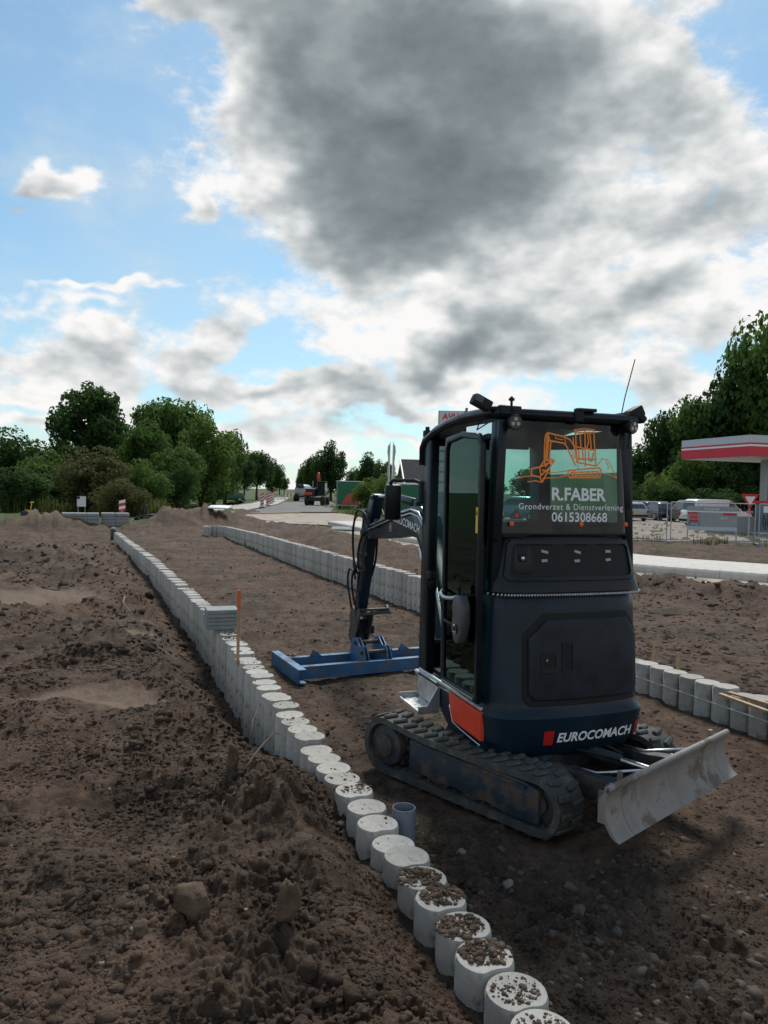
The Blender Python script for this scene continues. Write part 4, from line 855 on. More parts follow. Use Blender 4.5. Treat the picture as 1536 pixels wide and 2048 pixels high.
flat('road', [Vector((-10.9, 57, 0)), Vector((-4.5, 60.5, 0)), Vector((-5.6, 90, 0)), Vector((-28.5, 320, 0)), Vector((-75, 900, 0)), Vector((-86, 900, 0)), Vector((-36.5, 320, 0)), Vector((-12.6, 90, 0))], .012, 'asphalt', 'grey asphalt road running away between the trees')
flat('footpath', [Vector((-14.9, 52, 0)), Vector((-11.2, 56, 0)), Vector((-12.8, 90, 0)), Vector((-20, 160, 0)), Vector((-23, 160, 0)), Vector((-16.0, 90, 0))], .08, 'paving', 'light paved footpath beside the road with beacons', .14)
flat('footpath', [gp(384, 1025), gp(425, 1026), gp(492, 1005), gp(470, 1002)], .05, 'paving', 'light paved path leading to the green van')
flat('footpath', [gp(-160, 1066), gp(60, 1056), gp(52, 1044), gp(-160, 1046)], .06, 'paving', 'light paved path at the left edge beyond the soil')
flat('forecourt', [gp(1180, 1074), gp(1300, 1078), gp(1700, 1086), Vector((70, 40, 0)), Vector((70, 74, 0)), Vector((8, 74, 0)), Vector((3.5, 45, 0))], .004, 'forecourt', 'tan paved forecourt of the petrol station')
def offset_line(pts, d):
    out = []
    for i, p in enumerate(pts):
        a = pts[max(0, i-1)]; b = pts[min(len(pts)-1, i+1)]; t = (Vector(b)-Vector(a)).normalized(); out.append(Vector(p)+Vector((-t.y, t.x))*d)
    return out
KP = [Vector(p) for p in KERB]                       # far to near; left of travel = towards the forecourt side?
def resample(pts, step):
    pts = [Vector(p) for p in pts]; out = [pts[0]]; acc = 0
    for a, b in zip(pts, pts[1:]):
        L = (b-a).length; d = step-acc
        while d <= L: out.append(a.lerp(b, d/L)); d += step
        acc = L-(d-step)
    return out
def kerb():
    root = empty('kerb', (0, 0, 0)); tag(root, 'pale concrete kerb curving along the path behind the excavator', 'kerb', kind='structure')
    pts = resample(KP, 1.0)
    prof = [(0.0, -.06), (0.012, .17), (.05, .215), (.09, .225), (.30, .235), (.31, -.06)]
    for a, b in zip(pts, pts[1:]):
        d = (b-a); L = d.length; mb = MB(); mb.prism([(q[0], q[1]) for q in prof], .004, L-.004, 'yz'); o = mb.build('kerb_stone', 'kerb_concrete', root)
        ang = math.atan2(d.y, d.x); o.matrix_local = Matrix.Translation((a.x, a.y, 0)) @ Matrix.Rotation(ang, 4, 'Z')
kerb()
plat = [offset_line(KP, .305), offset_line(KP, 2.9)]
mb = MB(); mb.sheet([[(p.x, p.y, .228) for p in plat[0]], [(p.x, p.y, .225) for p in plat[1]], [(p.x, p.y, -.1) for p in plat[1]]]); tag(mb.build('pavement', 'kerb_concrete', None, None), 'wide pale raised pavement behind the kerb', 'pavement', kind='structure')
pin = offset_line(KP, -.02); pout = offset_line(KP, -1.30); pe0 = offset_line(KP, -1.31); pe1 = offset_line(KP, -1.46)
mb = MB(); mb.sheet([[(p.x, p.y, .03) for p in pin[1:]], [(p.x, p.y, .03) for p in pout[1:]]]); tag(mb.build('cycle_path', 'road_concrete', None, None), 'sandy concrete strip in front of the pale kerb', 'path', kind='structure')
mb = MB(); mb.sheet([[(p.x, p.y, .055) for p in pe0[1:]], [(p.x, p.y, .055) for p in pe1[1:]], [(p.x, p.y, -.1) for p in pe1[1:]]]); tag(mb.build('edging', 'kerb_concrete', None, None), 'narrow white edging band along the sandy path', 'edging', kind='structure')

# ------------------------------------------------------------------ palisade walls
PR, PS = .108, .190
def palisade_mesh():
    pts = []; x0 = PS/2; hy = math.sqrt(PR*PR-x0*x0)      # +y = along the row away from the camera
    a0 = math.asin(-x0/PR)                                # circle from notch corner round to the other
    n = 22
    for i in range(n+1): a = a0+(PI-2*a0)*i/n; pts.append((PR*math.cos(a), PR*math.sin(a)))
    b0 = math.atan2(x0, -hy); m_ = 6
    for i in range(1, m_): u = i/m_; a = PI-math.asin(x0/PR)-0; ang = (PI-math.acos(hy/PR)) + (math.acos(hy/PR)*2-PI)*u; pts.append((PR*math.cos(ang), -PS+PR*math.sin(ang)))
    # soften notch corners
    N = len(pts); sm = [((pts[i-1][0]+2*pts[i][0]+pts[(i+1) % N][0])/4, (pts[i-1][1]+2*pts[i][1]+pts[(i+1) % N][1])/4) for i in range(N)]
    mb = MB(); secs = []
    for s, z in ((1, -1.0), (1, -.016), (.945, 0.0)): secs.append([(x*s, (y+.01)*s-.01, z) for x, y in sm])
    mb.loft(secs); return mb.mesh('palisade', 30)
def vary_by_piece(m, amt):
    t = m.node_tree; b = t.nodes['Principled BSDF']; src = b.inputs['Base Color'].links[0].from_socket; oi = t.nodes.new('ShaderNodeObjectInfo'); k = S(t, oi.outputs['Random'])*(2*amt)+(1-amt)
    v = t.nodes.new('ShaderNodeVectorMath'); v.operation = 'SCALE'; t.links.new(src, v.inputs[0]); t.links.new(k.k, v.inputs[3]); t.links.new(v.outputs[0], b.inputs['Base Color'])
vary_by_piece(MATS['concrete'], .16)
PAL = palisade_mesh(); PAL.materials.append(MATS['concrete'])
def row_points(fx, y0, y1, step=PS):
    y = y0; out = []
    while y < y1:
        h = .05; t = Vector((float(fx(y+h))-float(fx(y-h)), 2*h)).normalized(); out.append((float(fx(y)), y, math.atan2(-t.x, t.y))); y += step*t.y
    return out
TOPS = []
def ztop_left(y): return float(np.interp(y, [0, 5, 9, 16, 25], [.25, .25, .255, .28, .30]))
def ztop_right(y): return float(np.interp(y, [0, 7.8, 11, 23, 28], [.30, .30, .54, .50, .43]))
def palisade_row(label, pts, zf, jit):
    root = empty('palisade_wall', (pts[0][0], pts[0][1], 0)); tag(root, label, 'palisade wall', 'concrete palisade walls edging the soil bed')
    for i, (x, y, a) in enumerate(pts):
        o = bpy.data.objects.new('palisade', PAL); COL.objects.link(o); o.parent = root
        dx = random.uniform(-1, 1)*.010*jit; z = zf(y)+random.uniform(-1, 1)*.013*jit - (.02 if (i % 7 == 3 and jit > .5) else 0)
        o.location = (x+dx-pts[0][0], y-pts[0][1], z); o.rotation_euler = (random.uniform(-1, 1)*.015, random.uniform(-1, 1)*.015, a+random.uniform(-1, 1)*.05)
        TOPS.append((x+dx, y, z, a))
    return root
lp = row_points(xl, 1.75, 25.4)
palisade_row('left-hand row of pale grey round concrete palisades running from the foreground', lp, ztop_left, 1.0); NL_ = len(TOPS)
rp = row_points(xr, 4.4, 28.2); e = rp[-1]
for k in range(1, 9): a = e[2]+k*.10; e = (e[0]-PS*math.sin(a), e[1]+PS*math.cos(a), a); rp.append(e)
palisade_row('right-hand row of pale grey concrete palisades behind the excavator, curving at its far end', rp, ztop_right, .6)

# ------------------------------------------------------------------ loose soil: clods, crumbs, pebbles
mat('clod', (.105, .074, .052), .95, var=.4, vscale=12, bump=.7, bscale=60, spec=.15)
mat('stone', (.070, .054, .040), .8, var=.35, vscale=14, bump=.25, bscale=50)
mat('pale_stone', (.17, .145, .12), .75, var=.25, vscale=30, bump=.2, bscale=60)
def ico(sub, seed, amp, sq):
    bm = bmesh.new(); bmesh.ops.create_icosphere(bm, subdivisions=sub, radius=1.0); r = np.random.default_rng(seed)
    ph = r.uniform(0, 6, (6, 3)); fr = r.uniform(1, 3.2, (6, 3))
    for v in bm.verts:
        k = sum(math.sin(v.co.x*fr[i][0]+ph[i][0])*math.sin(v.co.y*fr[i][1]+ph[i][1])*math.sin(v.co.z*fr[i][2]+ph[i][2]) for i in range(6))
        v.co = v.co*(1+amp*k+r.uniform(-.09, .09)); v.co.x *= sq[0]; v.co.y *= sq[1]; v.co.z *= sq[2]
    bm.verts.ensure_lookup_table(); V = np.array([v.co[:] for v in bm.verts]); Fc = np.array([[v.index for v in f.verts] for f in bm.faces]); bm.free(); return V, Fc
def _f(sub, s, a, sq):
    V, Fc = ico(sub, s, a, sq); rr = np.random.default_rng(s)
    for _ in range(7):
        nrm = rr.normal(size=3); nrm /= np.linalg.norm(nrm); h = V@nrm; V = V-np.maximum(h-h.max()*rr.uniform(.6, .85), 0)[:, None]*nrm*.9
    return V, Fc
LO = [ico(1, s, .22, (1, .85, .7)) for s in range(6)]; HI = [_f(2, s+20, .2, (1, .85, .72)) for s in range(8)]
def scatter(name, P, sc, variants, m, label, cat, flatten=1.0, smooth=False, parent=None):
    n = len(P); Vs = []; Fs = []; off = 0; vi = RNG.integers(0, len(variants), n)
    for k, (V, Fc) in enumerate(variants):
        idx = np.where(vi == k)[0]
        if len(idx) == 0: continue
        a = RNG.uniform(0, 2*PI, len(idx)); t = RNG.uniform(-.7, .7, len(idx)); ca, sa, ct, st = np.cos(a), np.sin(a), np.cos(t), np.sin(t)
        X = V[None, :, 0]; Y = V[None, :, 1]; Z = V[None, :, 2]
        Y2 = Y*ct[:, None]-Z*st[:, None]; Z2 = Y*st[:, None]+Z*ct[:, None]; X3 = X*ca[:, None]-Y2*sa[:, None]; Y3 = X*sa[:, None]+Y2*ca[:, None]
        s = sc[idx][:, None]; W = np.stack([P[idx, 0:1]+X3*s, P[idx, 1:2]+Y3*s, P[idx, 2:3]+Z2*s*flatten], -1)
        Vs.append(W.reshape(-1, 3)); Fs.append((Fc[None]+(np.arange(len(idx))*len(V))[:, None, None]+off).reshape(-1, 3)); off += len(idx)*len(V)
    o = link_mesh(name, np_mesh(name, np.concatenate(Vs), np.concatenate(Fs), smooth), m, parent)
    if label: tag(o, label, cat, kind='stuff')
    else: o['kind'] = 'stuff'
    return o
def sample(n, r0, r1, keep, amax=29):
    r = np.exp(RNG.uniform(np.log(r0), np.log(r1), n*3)); a = np.radians(RNG.uniform(-amax, amax, n*3)); x = r*np.sin(a); y = r*np.cos(a); k = keep(x, y); x, y = x[k][:n], y[k][:n]; return x, y
def dl_(x, y): return (x-xl(np.clip(y, -2, 25)))*.93
def dr_(x, y): return (x-xr(y))*.927
def away(x, y):      # keep clear of the machine's tracks and the beam
    c, s = math.cos(TRK_H), math.sin(TRK_H); ex, ey = x-TRK_C[0], y-TRK_C[1]; u = ex*c+ey*s; v = -ex*s+ey*c
    return ~((np.abs(u) < .72) & (np.abs(v) < .95))
def notsmooth(x, y):
    k = np.ones(x.shape, bool)
    for (px, py, rx, ry) in SMOOTH: p = gp(px, py, .03); k &= (((x-p.x)/rx)**2+((y-p.y)/ry)**2) > .8
    return k
def clump(x, y, s=1.3, t=-.15): return fbm(x*s+9, y*s, 3, 33) > t + RNG.uniform(-.5, .5, x.shape)
def put(x, y, s, sink): return np.stack([x, y, ground_z(x, y)-s*sink], -1)
def loose_soil():
    left = lambda x, y: (dl_(x, y) < -.13) & notsmooth(x, y) & clump(x, y)
    right = lambda x, y: (dr_(x, y) > .13) & (y < 17) & clump(x, y)
    bed = lambda x, y: (dl_(x, y) > .14) & (dr_(x, y) < -.14) & away(x, y)
    x, y = sample(30000, 1.75, 9, left); s = np.clip(RNG.lognormal(math.log(.0065), .55, len(x)), .003, .028)*np.clip(y/3.2, .8, 1.7); scatter('soil_crumbs', put(x, y, s, .15), s, LO, 'soil', 'small dark crumbs strewn over the dug soil at left', 'soil crumbs')
    x, y = sample(5000, 1.8, 9, left); s = np.clip(RNG.lognormal(math.log(.015), .5, len(x)), .007, .06); scatter('soil_clods', put(x, y, s, .3), s, LO, 'soil', 'fist-sized dark clods scattered over the dug soil at left', 'soil clods')
    x, y = sample(9000, 8, 26, left); s = np.clip(RNG.lognormal(math.log(.024), .55, len(x)), .01, .10); scatter('soil_clods', put(x, y, s, .25), s, LO, 'soil', 'dark clods on the left-hand field towards the slab stacks', 'soil clods')
    x, y = sample(6500, 5, 17, right); s = np.clip(RNG.lognormal(math.log(.024), .55, len(x)), .008, .11); scatter('soil_clods', put(x, y, s, .25), s, LO, 'soil', 'dark clods on the backfill behind the right-hand palisades', 'soil clods')
    x, y = sample(9000, 1.9, 5.5, bed); s = np.clip(RNG.lognormal(math.log(.0075), .5, len(x)), .004, .025); scatter('soil_crumbs', put(x, y, s, .2), s, LO, 'soil', 'small dark crumbs on the bed in front of the excavator', 'soil crumbs')
    x, y = sample(5000, 5.5, 27, bed); s = np.clip(RNG.lognormal(math.log(.014), .5, len(x)), .006, .05); scatter('soil_crumbs', put(x, y, s, .3), s, LO, 'soil', 'crumbs on the levelled soil bed between the palisade rows', 'soil crumbs')
    x, y = sample(220, 2.0, 4.6, lambda x, y: bed(x, y) & (x > .2) & (y < 4.3)); s = np.clip(RNG.lognormal(math.log(.019), .4, len(x)), .008, .05); scatter('pebbles', put(x, y, s, .25), s, HI, 'stone', 'brown rounded stones lying in the soil in front of the excavator', 'pebbles')
    x, y = sample(80, 1.9, 8, lambda x, y: away(x, y) & (np.abs(dl_(x, y)) > .14)); s = RNG.uniform(.006, .016, len(x)); scatter('pebbles', put(x, y, s, .2), s, LO, 'pale_stone', 'pale small pebbles sprinkled over the soil', 'pebbles')
    # soil lying on palisade tops
    P = []; Sz = []
    heavy = {}
    for (x, y, z, a) in TOPS[:NL_]:
        if y > 12: continue
        if 2.50 < y < 3.30: n, big = 520, 1
        elif 2.28 < y < 2.50: n, big = 240, 0
        elif 4.05 < y < 4.22 or 8.1 < y < 8.5: n, big = 120, 1
        else: n, big = random.choice((0, 2, 4, 8, 26)), 0
        for k in range(n):
            q = RNG.uniform(-1, 1, 2); 
            if q@q > 1: continue
            if n > 60 and RNG.random() < (.65*max(0, -q[1]) if big else .2): continue
            if big: q = q*1.08+np.array([.22, .10])*(1 if int(y*50) % 2 else -.8)
            rr = .088; s = float(np.clip(RNG.lognormal(math.log(.0042), .5), .0018, .016)); ca, sa = math.cos(a), math.sin(a); ux, uy = q[0]*rr, q[1]*rr*.85+.01
            P.append((x+ux*ca-uy*sa, y+ux*sa+uy*ca, z+s*.25+(RNG.uniform(0, .014)*(1-q@q) if big else 0))); Sz.append(s*(1.5 if big and RNG.random() < .5 else 1))
    scatter('soil_crumbs', np.array(P), np.array(Sz), LO, 'clod', 'dark soil spilled on the tops of the left-hand palisades', 'soil crumbs', flatten=.6)
loose_soil()
def facet(V, rr, k, lo=.62, hi=.9):        # broken faces: press the surface flat against random planes
    V = V.copy()
    for _ in range(k):
        nrm = rr.normal(size=3); nrm /= np.linalg.norm(nrm); h = V@nrm; lim = h.max()*rr.uniform(lo, hi); V -= np.maximum(h-lim, 0)[:, None]*nrm*.9
    return V
def lump(name, px, py, z, size, sq, seed, m, label, cat, sink=.3, rot=(0, 0, 0)):
    V, Fc = ico(4, seed, .16, sq); n = len(V); rr = np.random.default_rng(seed); V = V*(1+.05*np.sin(V[:, [1, 2, 0]]*9+seed))
    V = facet(V, rr, 11); q = V*7; V = V*(1+.035*fbm(q[:, 0]+q[:, 2]*.7, q[:, 1]-q[:, 2]*.6, 4, seed))[:, None]
    p = gp(px, py, z); zz = float(ground_z(np.array([p.x]), np.array([p.y]))[0])
    o = link_mesh(name, np_mesh(name, V*size, Fc, True), m); o.location = (p.x, p.y, zz+size*(1-sink)*sq[2]*.6); o.rotation_euler = rot; tag(o, label, cat); return o
lump('soil_clod', 388, 1850, .30, .075, (.85, .8, 1.05), 3, 'clod', 'large pale brown clod standing alone at lower left', 'soil clod', .25)
lump('soil_clod', 572, 1880, .30, .062, (.6, .6, 1.5), 5, 'clod', 'tall narrow clod right of the large pale clod', 'soil clod', .25, (0, .15, .4))
lump('soil_clod', 287, 1880, .30, .036, (1.1, .9, .7), 9, 'clod', 'small rounded clod left of the large pale clod', 'soil clod', .3)
lump('soil_clod', 465, 1575, .30, .060, (.5, .6, 1.6), 12, 'clod', 'upright pale-edged clod on the soil ridge beside the palisades', 'soil clod', .2, (.2, .1, .2))
lump('stone', 921, 1702, 0, .028, (1, .8, .8), 31, 'pale_stone', 'pale stone on the bed below the left track', 'stone', .2)
lump('stone', 1016, 1785, 0, .030, (1, .9, .8), 32, 'pale_stone', 'largest pale stone right of the soil-covered palisades', 'stone', .2)
lump('stone', 1157, 1860, 0, .034, (1, .8, .7), 33, 'stone', 'dark round stone in the foreground below the blade', 'stone', .2)
lump('stone', 684, 1628, .2, .026, (1, 1, .9), 34, 'stone', 'round brown stone on the left flank of the palisade row', 'stone', .2)
lump('stone', 1400, 2010, 0, .045, (.8, .8, 1), 35, 'stone', 'big dull stone at the bottom right corner', 'stone', .3)

# ------------------------------------------------------------------ small things on the bed
mat('pvc', (.105, .125, .16), .42, var=.12, vscale=8, dirt=(.12, .10, .085), dirtamt=.15, dscale=9)
mat('raw_wood', (.42, .27, .15), .75, var=.25, vscale=30, bump=.1, bscale=80)
mat('orange_spray', (.70, .13, .025), .6, var=.15, vscale=30)
mat('green_spray', (.02, .28, .10), .5)
mat('slab_grey', (.25, .27, .27), .85, var=.15, vscale=8, bump=.1, bscale=90, spec=.3)
mat('white_line', (.75, .75, .74), .6)
mat('dark_green', (.012, .035, .022), .5)
mat('root', (.13, .10, .07), .9, var=.3, vscale=20)
def pvc_pipe():
    p = gp(808, 1614, .27); n = 28; mb = MB(); ro, ri = .061, .054
    secs = [[(r*math.cos(2*PI*k/n), r*math.sin(2*PI*k/n), z) for k in range(n)] for r, z in ((ro, -.5), (ro, -.003), (ro-.002, 0), (ri+.002, 0), (ri, -.003), (ri, -.5))]
    mb.loft(secs, cap=False); o = mb.build('drain_pipe', 'pvc'); o.location = (p.x, p.y, .27); tag(o, 'short upright blue-grey plastic pipe beside the palisades', 'pipe')
pvc_pipe()
def stake(px, py, ztop, zbot, tip, label, lean=(0, 0), w=.028, rz=.3, group=None):
    p = gp(px, py, ztop); root = empty('stake', (p.x, p.y, zbot), rz); tag(root, label, 'stake', group); L = ztop-zbot
    mb = MB(); mb.box((0, 0, (L-tip)/2), (w, w*.8, L-tip), bev=.002); mb.build('shaft', 'raw_wood', root)
    if tip > 0: mb = MB(); mb.box((0, 0, L-tip/2), (w*1.03, w*.83, tip), bev=.002); mb.build('painted_tip', 'orange_spray', root)
    root.rotation_euler = (lean[0], lean[1], rz); return root
p = lp[min(range(len(lp)), key=lambda i: abs(lp[i][1]-8.15))]
stake(478, 1180, .92, .20, .20, 'wooden stake with orange painted tip standing beside the concrete slabs')
for k, (px, py) in enumerate(((694, 1103), (706, 1104), (778, 1118), (788, 1119), (815, 1122), (822, 1126), (1335, 1330), (1362, 1340))):
    ord_ = ('first', 'second', 'third', 'fourth', 'fifth', 'sixth')[k] if k < 6 else ''
    yy = [16.2, 15.7, 13.5, 13.2, 12.5, 12.3, 7.35, 7.05][k]; xx = float(xr(yy))+.16
    lab = ('thin wooden peg behind the right-hand palisades, %s from the far end' % ord_) if k < 6 else ('short wooden peg right of the excavator, %s the blade' % ('farther from' if k == 6 else 'nearer to'))
    r_ = empty('peg', (xx, yy, .1), .3); tag(r_, lab, 'peg', 'wooden pegs behind the palisades'); zt = ztop_right(yy)+.14; mb = MB(); mb.prism([(-.014, 0), (.014, 0), (.012, zt-.12), (.0, zt-.1), (-.012, zt-.12)], -.009, .009, 'xz'); mb.build('shaft', 'raw_wood', r_)
def slabs():
    i = min(range(len(lp)), key=lambda k: abs(lp[k][1]-8.75)); x, y, a = lp[i]; root = empty('slab_pile', (x-.07, y, ztop_left(y)+.015), a); tag(root, 'neat pile of five thin grey concrete slabs lying across the left-hand palisades', 'slab pile')
    for k in range(5):
        mb = MB(); mb.box((random.uniform(-.01, .01)+.03, random.uniform(-.012, .012), .022+.046*k), (.36, .32, .042), (0, 0, random.uniform(-.02, .02)), bev=.004); mb.build('slab', 'slab_grey', root)
slabs()
def line_and_laths():
    mb = MB(); pts = []
    for y in np.linspace(4.6, 9.0, 12): pts.append((float(xr(y))-.135, y, .17))
    mb.tube(pts, .0022, 6); tag(mb.build('string_line', 'white_line'), 'taut white string line along the right-hand palisades', 'string')
    mb = MB(); pts = [(float(xl(y))+.14, y, .19) for y in np.linspace(9.4, 24, 14)]
    for k, (pa, pb, lab, sp) in enumerate((((1440, 1388), (1600, 1446), 'light wooden lath on the right-hand palisades, nearer one', 1), ((1458, 1385), (1620, 1432), 'light wooden lath on the right-hand palisades, farther one', 0))):
        a, b = gp(*pa, .325), gp(*pb, .325); root = empty('lath', a[:]); tag(root, lab, 'lath', 'laths lying on the palisades'); d = b-a; d.z = 0; L = d.length; u = d.normalized(); ang = math.atan2(u.y, u.x)
        mb = MB(); mb.box((L*.31, 0, 0), (L*.62, .035, .018), bev=.002); mb.build('bare_wood', 'raw_wood', root); mb = MB(); mb.box((L*.81, 0, 0), (L*.38, .0355, .0185), bev=.002); mb.build('green_paint', 'green_spray', root); root.rotation_euler = (0, 0, ang)
line_and_laths()
def roots():
    def twig(pts, r, label):
        mb = MB(); V = [gp(px, py, z) for px, py, z in pts]; rr = [r*(1-.7*i/(len(V)-1)) for i in range(len(V))]; mb.tube(V, rr, 6); tag(mb.build('root', 'root'), label, 'root')
    twig([(500, 1480, .05), (506, 1440, .12), (520, 1410, .16), (540, 1395, .17)], .007, 'dark curved root against the left-hand palisades')
    twig([(488, 1540, .33), (520, 1495, .34), (548, 1465, .33), (565, 1470, .22)], .006, 'thin branching root poking from the soil ridge')
    twig([(250, 1190, .02), (246, 1205, .06), (258, 1222, .05), (272, 1232, .0)], .018, 'thick crooked root in the left-hand field')
    twig([(118, 1705, .22), (128, 1675, .28), (135, 1660, .30)], .0035, 'pale straw stalk on the soil at left')
    twig([(441, 1625, .33), (446, 1605, .36), (450, 1600, .36)], .003, 'short pale straw on the soil ridge')
    twig([(330, 1110, .20), (345, 1090, .30), (352, 1082, .34)], .018, 'dark stick leaning on the far left-hand palisades')
roots()
def post_cap():
    p = gp(226, 1080, 0.0); root = empty('marker_post', (p.x, p.y, -.05)); tag(root, 'short dark green post at the far end of the left-hand palisades', 'post')
    mb = MB(); mb.cyl((0, 0, 0), (0, 0, .43), .085, n=16, bev=.01); mb.build('shaft', 'dark_green', root); mb = MB(); mb.cyl((0, 0, .435), (0, 0, .49), .07, .055, n=16, bev=.01); mb.build('cap', 'kerb_concrete', root)
post_cap()

# ------------------------------------------------------------------ slab stacks, sand, site clutter at left
def slab_stack(px0, px1, py, label, nx):
    a, b = gp(px0, py, 0), gp(px1, py, 0); d = b-a; L = d.length; ang = math.atan2(d.y, d.x); root = empty('slab_stack', a[:], ang); tag(root, label, 'slab stack', 'stacks of concrete slabs')
    for k in range(5):
        for j in range(nx):
            w = L/nx; mb = MB(); mb.box((w*(j+.5)+random.uniform(-.01, .01), .5+random.uniform(-.02, .02), .08+.135*k+.055), (w-.015, 1.0, .118), bev=.008); mb.build('slab', 'slab_grey', root)
        if k: 
            mb = MB(); mb.box((L*.5, .06, .08+.135*k-.009), (L*.9, .05, .014)); mb.build('spacer', 'raw_wood', root)
    mb = MB()
    for y in (.1, .5, .9): mb.box((L/2, y, .015), (L, .10, .09))
    mb.build('pallet', 'raw_wood', root)
slab_stack(122, 199, 1063, 'stack of grey concrete slabs nearer the sand heap', 3); slab_stack(203, 259, 1062, 'stack of grey concrete slabs nearer the palisade end', 2)
mat('sign_white', (.72, .74, .74), .6); mat('sign_red', (.55, .015, .02), .5); mat('galvanised', (.38, .39, .40), .45, metal=.6, var=.15); mat('yellow_paint', (.62, .48, .05), .55, var=.1); mat('engine_black', (.02, .02, .022), .6)
def left_bits():
    p = gp(221, 1062, 0); root = empty('warning_post', (p.x, p.y+1.35, 0)); tag(root, 'red and white striped post behind the slab stacks', 'post')
    mb = MB(); mb.cyl((0, 0, 0), (0, 0, .85), .03, n=10); mb.build('shaft', 'galvanised', root)
    for k in range(4): mb = MB(); zc = .75+.13*k; mb.prism([(-.13, zc-.03), (.13, zc+.03), (.13, zc+.155), (-.13, zc+.095)], -.02, .02, 'xz'); mb.build('stripe', ('sign_red', 'sign_white')[k % 2], root)
    q = at(163, 1003, 44); root = empty('notice_board', (q.x, q.y, 0)); tag(root, 'small white notice board in front of the shrubs', 'notice board')
    mb = MB(); mb.box((0, 0, q.z), (.52, .03, .60), bev=.004); b = mb.build('board', 'sign_white', root); mb = MB(); mb.box((-.17, -.018, q.z+.22), (.16, .006, .15)); mb.build('dark_field', 'engine_black', root); mb = MB(); mb.cyl((-.2, .03, -.1), (-.2, .03, q.z+.2), .025, n=8); mb.cyl((.2, .03, -.1), (.2, .03, q.z+.2), .025, n=8); mb.build('posts', 'galvanised', root)
    q = gp(52, 1046, 0); root = empty('plate_compactor', (q.x, q.y, 0)); tag(root, 'small yellow plate compactor with upright handle left of the sand heap', 'compactor')
    mb = MB(); mb.box((0, 0, .12), (.55, .45, .10), bev=.02); mb.build('base_plate', 'yellow_paint', root); mb = MB(); mb.box((-.03, 0, .38), (.34, .30, .36), bev=.03); mb.cyl((.0, 0, .5), (-.05, 0, .78), .03, n=8); mb.build('engine', 'engine_black', root)
    mb = MB(); mb.tube([(.2, -.1, .2), (.28, -.1, .75), (.32, -.1, 1.0)], .025, 8); mb.box((.33, -.1, 1.0), (.06, .3, .05)); mb.tube([(.25, -.1, .6), (-.02, -.1, .62)], .02, 6); mb.build('handle', 'yellow_paint', root)
    q = gp(290, 1048, 0); root = empty('hose_coil', (q.x, q.y, .05)); tag(root, 'black coil of drain hose by the far end of the bed', 'hose coil')
    mb = MB()
    for k in range(3): mb.tube([((.62-.06*k)*math.cos(2*PI*i/20), (.5-.06*k)*math.sin(2*PI*i/20), .10+.10*k+.12*math.sin(2*PI*i/20+k)) for i in range(20)], .055, 8, closed=True)
    mb.build('coil', 'engine_black', root); mb = MB(); mb.tube([(-.3, 0, .1), (0, -.05, .45), (.05, 0, .95)], .05, 8); mb.build('hose_end', 'engine_black', root)
    q = gp(252, 1035, 0); o = MB(); o.tube([(0, 0, 0), (-.1, .05, .7), (-.28, .1, 1.5)], .025, 6); o = o.build('survey_rod', 'yellow_paint'); o.location = (q.x, q.y-1.0, .0); tag(o, 'thin yellow rod leaning beside the slab stacks', 'rod')
    for px, py, l in ((395, 1040, 'white plastic sheet half buried in the soil pile'), (640, 1047, 'grey flat board on the soil before the junction')):
        q = gp(px+22, py, .3); mb = MB(); mb.prism([(0, -.2), (1.0, -.25), (1.1, .2), (.5, .3), (.05, .22)], 0, .06, 'xy', bev=.01); o = mb.build('loose_board', 'sign_white' if px < 500 else 'slab_grey'); zz = float(ground_z(np.array([q.x]), np.array([q.y]))[0]); o.location = (q.x, q.y, zz+.02); o.rotation_euler = (R(14), 0, 0); tag(o, l, 'board')
left_bits()

# ------------------------------------------------------------------ trees and shrubs
def leafmat(name, c1, c2):
    m = bpy.data.materials.new(name); m.use_nodes = True; t = m.node_tree; b = t.nodes['Principled BSDF']; o = t.nodes['Material Output']
    tc = t.nodes.new('ShaderNodeTexCoord').outputs['Object']; oi = t.nodes.new('ShaderNodeObjectInfo'); k = t.nodes.new('ShaderNodeAttribute'); k.attribute_name = 'tone'
    n = noise(t, tc, 1.2, 3, .6)*.5 + S(t, k.outputs['Fac'])*.6 + (S(t, oi.outputs['Random'])-.5)*.25 - .05
    c = mixc(t, n.ss(.1, .9), c1, c2); t.links.new(c, b.inputs['Base Color']); b.inputs['Roughness'].default_value = .7; b.inputs['Specular IOR Level'].default_value = .08
    tr = t.nodes.new('ShaderNodeBsdfTranslucent'); cc = mixc(t, .5, c, tuple(v*1.6 for v in c2)); t.links.new(cc, tr.inputs[0]); mx = t.nodes.new('ShaderNodeMixShader'); mx.inputs[0].default_value = .42
    t.links.new(b.outputs[0], mx.inputs[1]); t.links.new(tr.outputs[0], mx.inputs[2]); t.links.new(mx.outputs[0], o.inputs[0]); MATS[name] = m
leafmat('leaf_dark', (.020, .046, .016), (.060, .110, .032)); leafmat('leaf_mid', (.032, .074, .019), (.098, .165, .040)); leafmat('leaf_light', (.05, .10, .022), (.135, .20, .05)); leafmat('leaf_olive', (.05, .06, .022), (.12, .125, .048))
mat('bark', (.05, .042, .034), .9, var=.3, vscale=6, bump=.5, bscale=20)
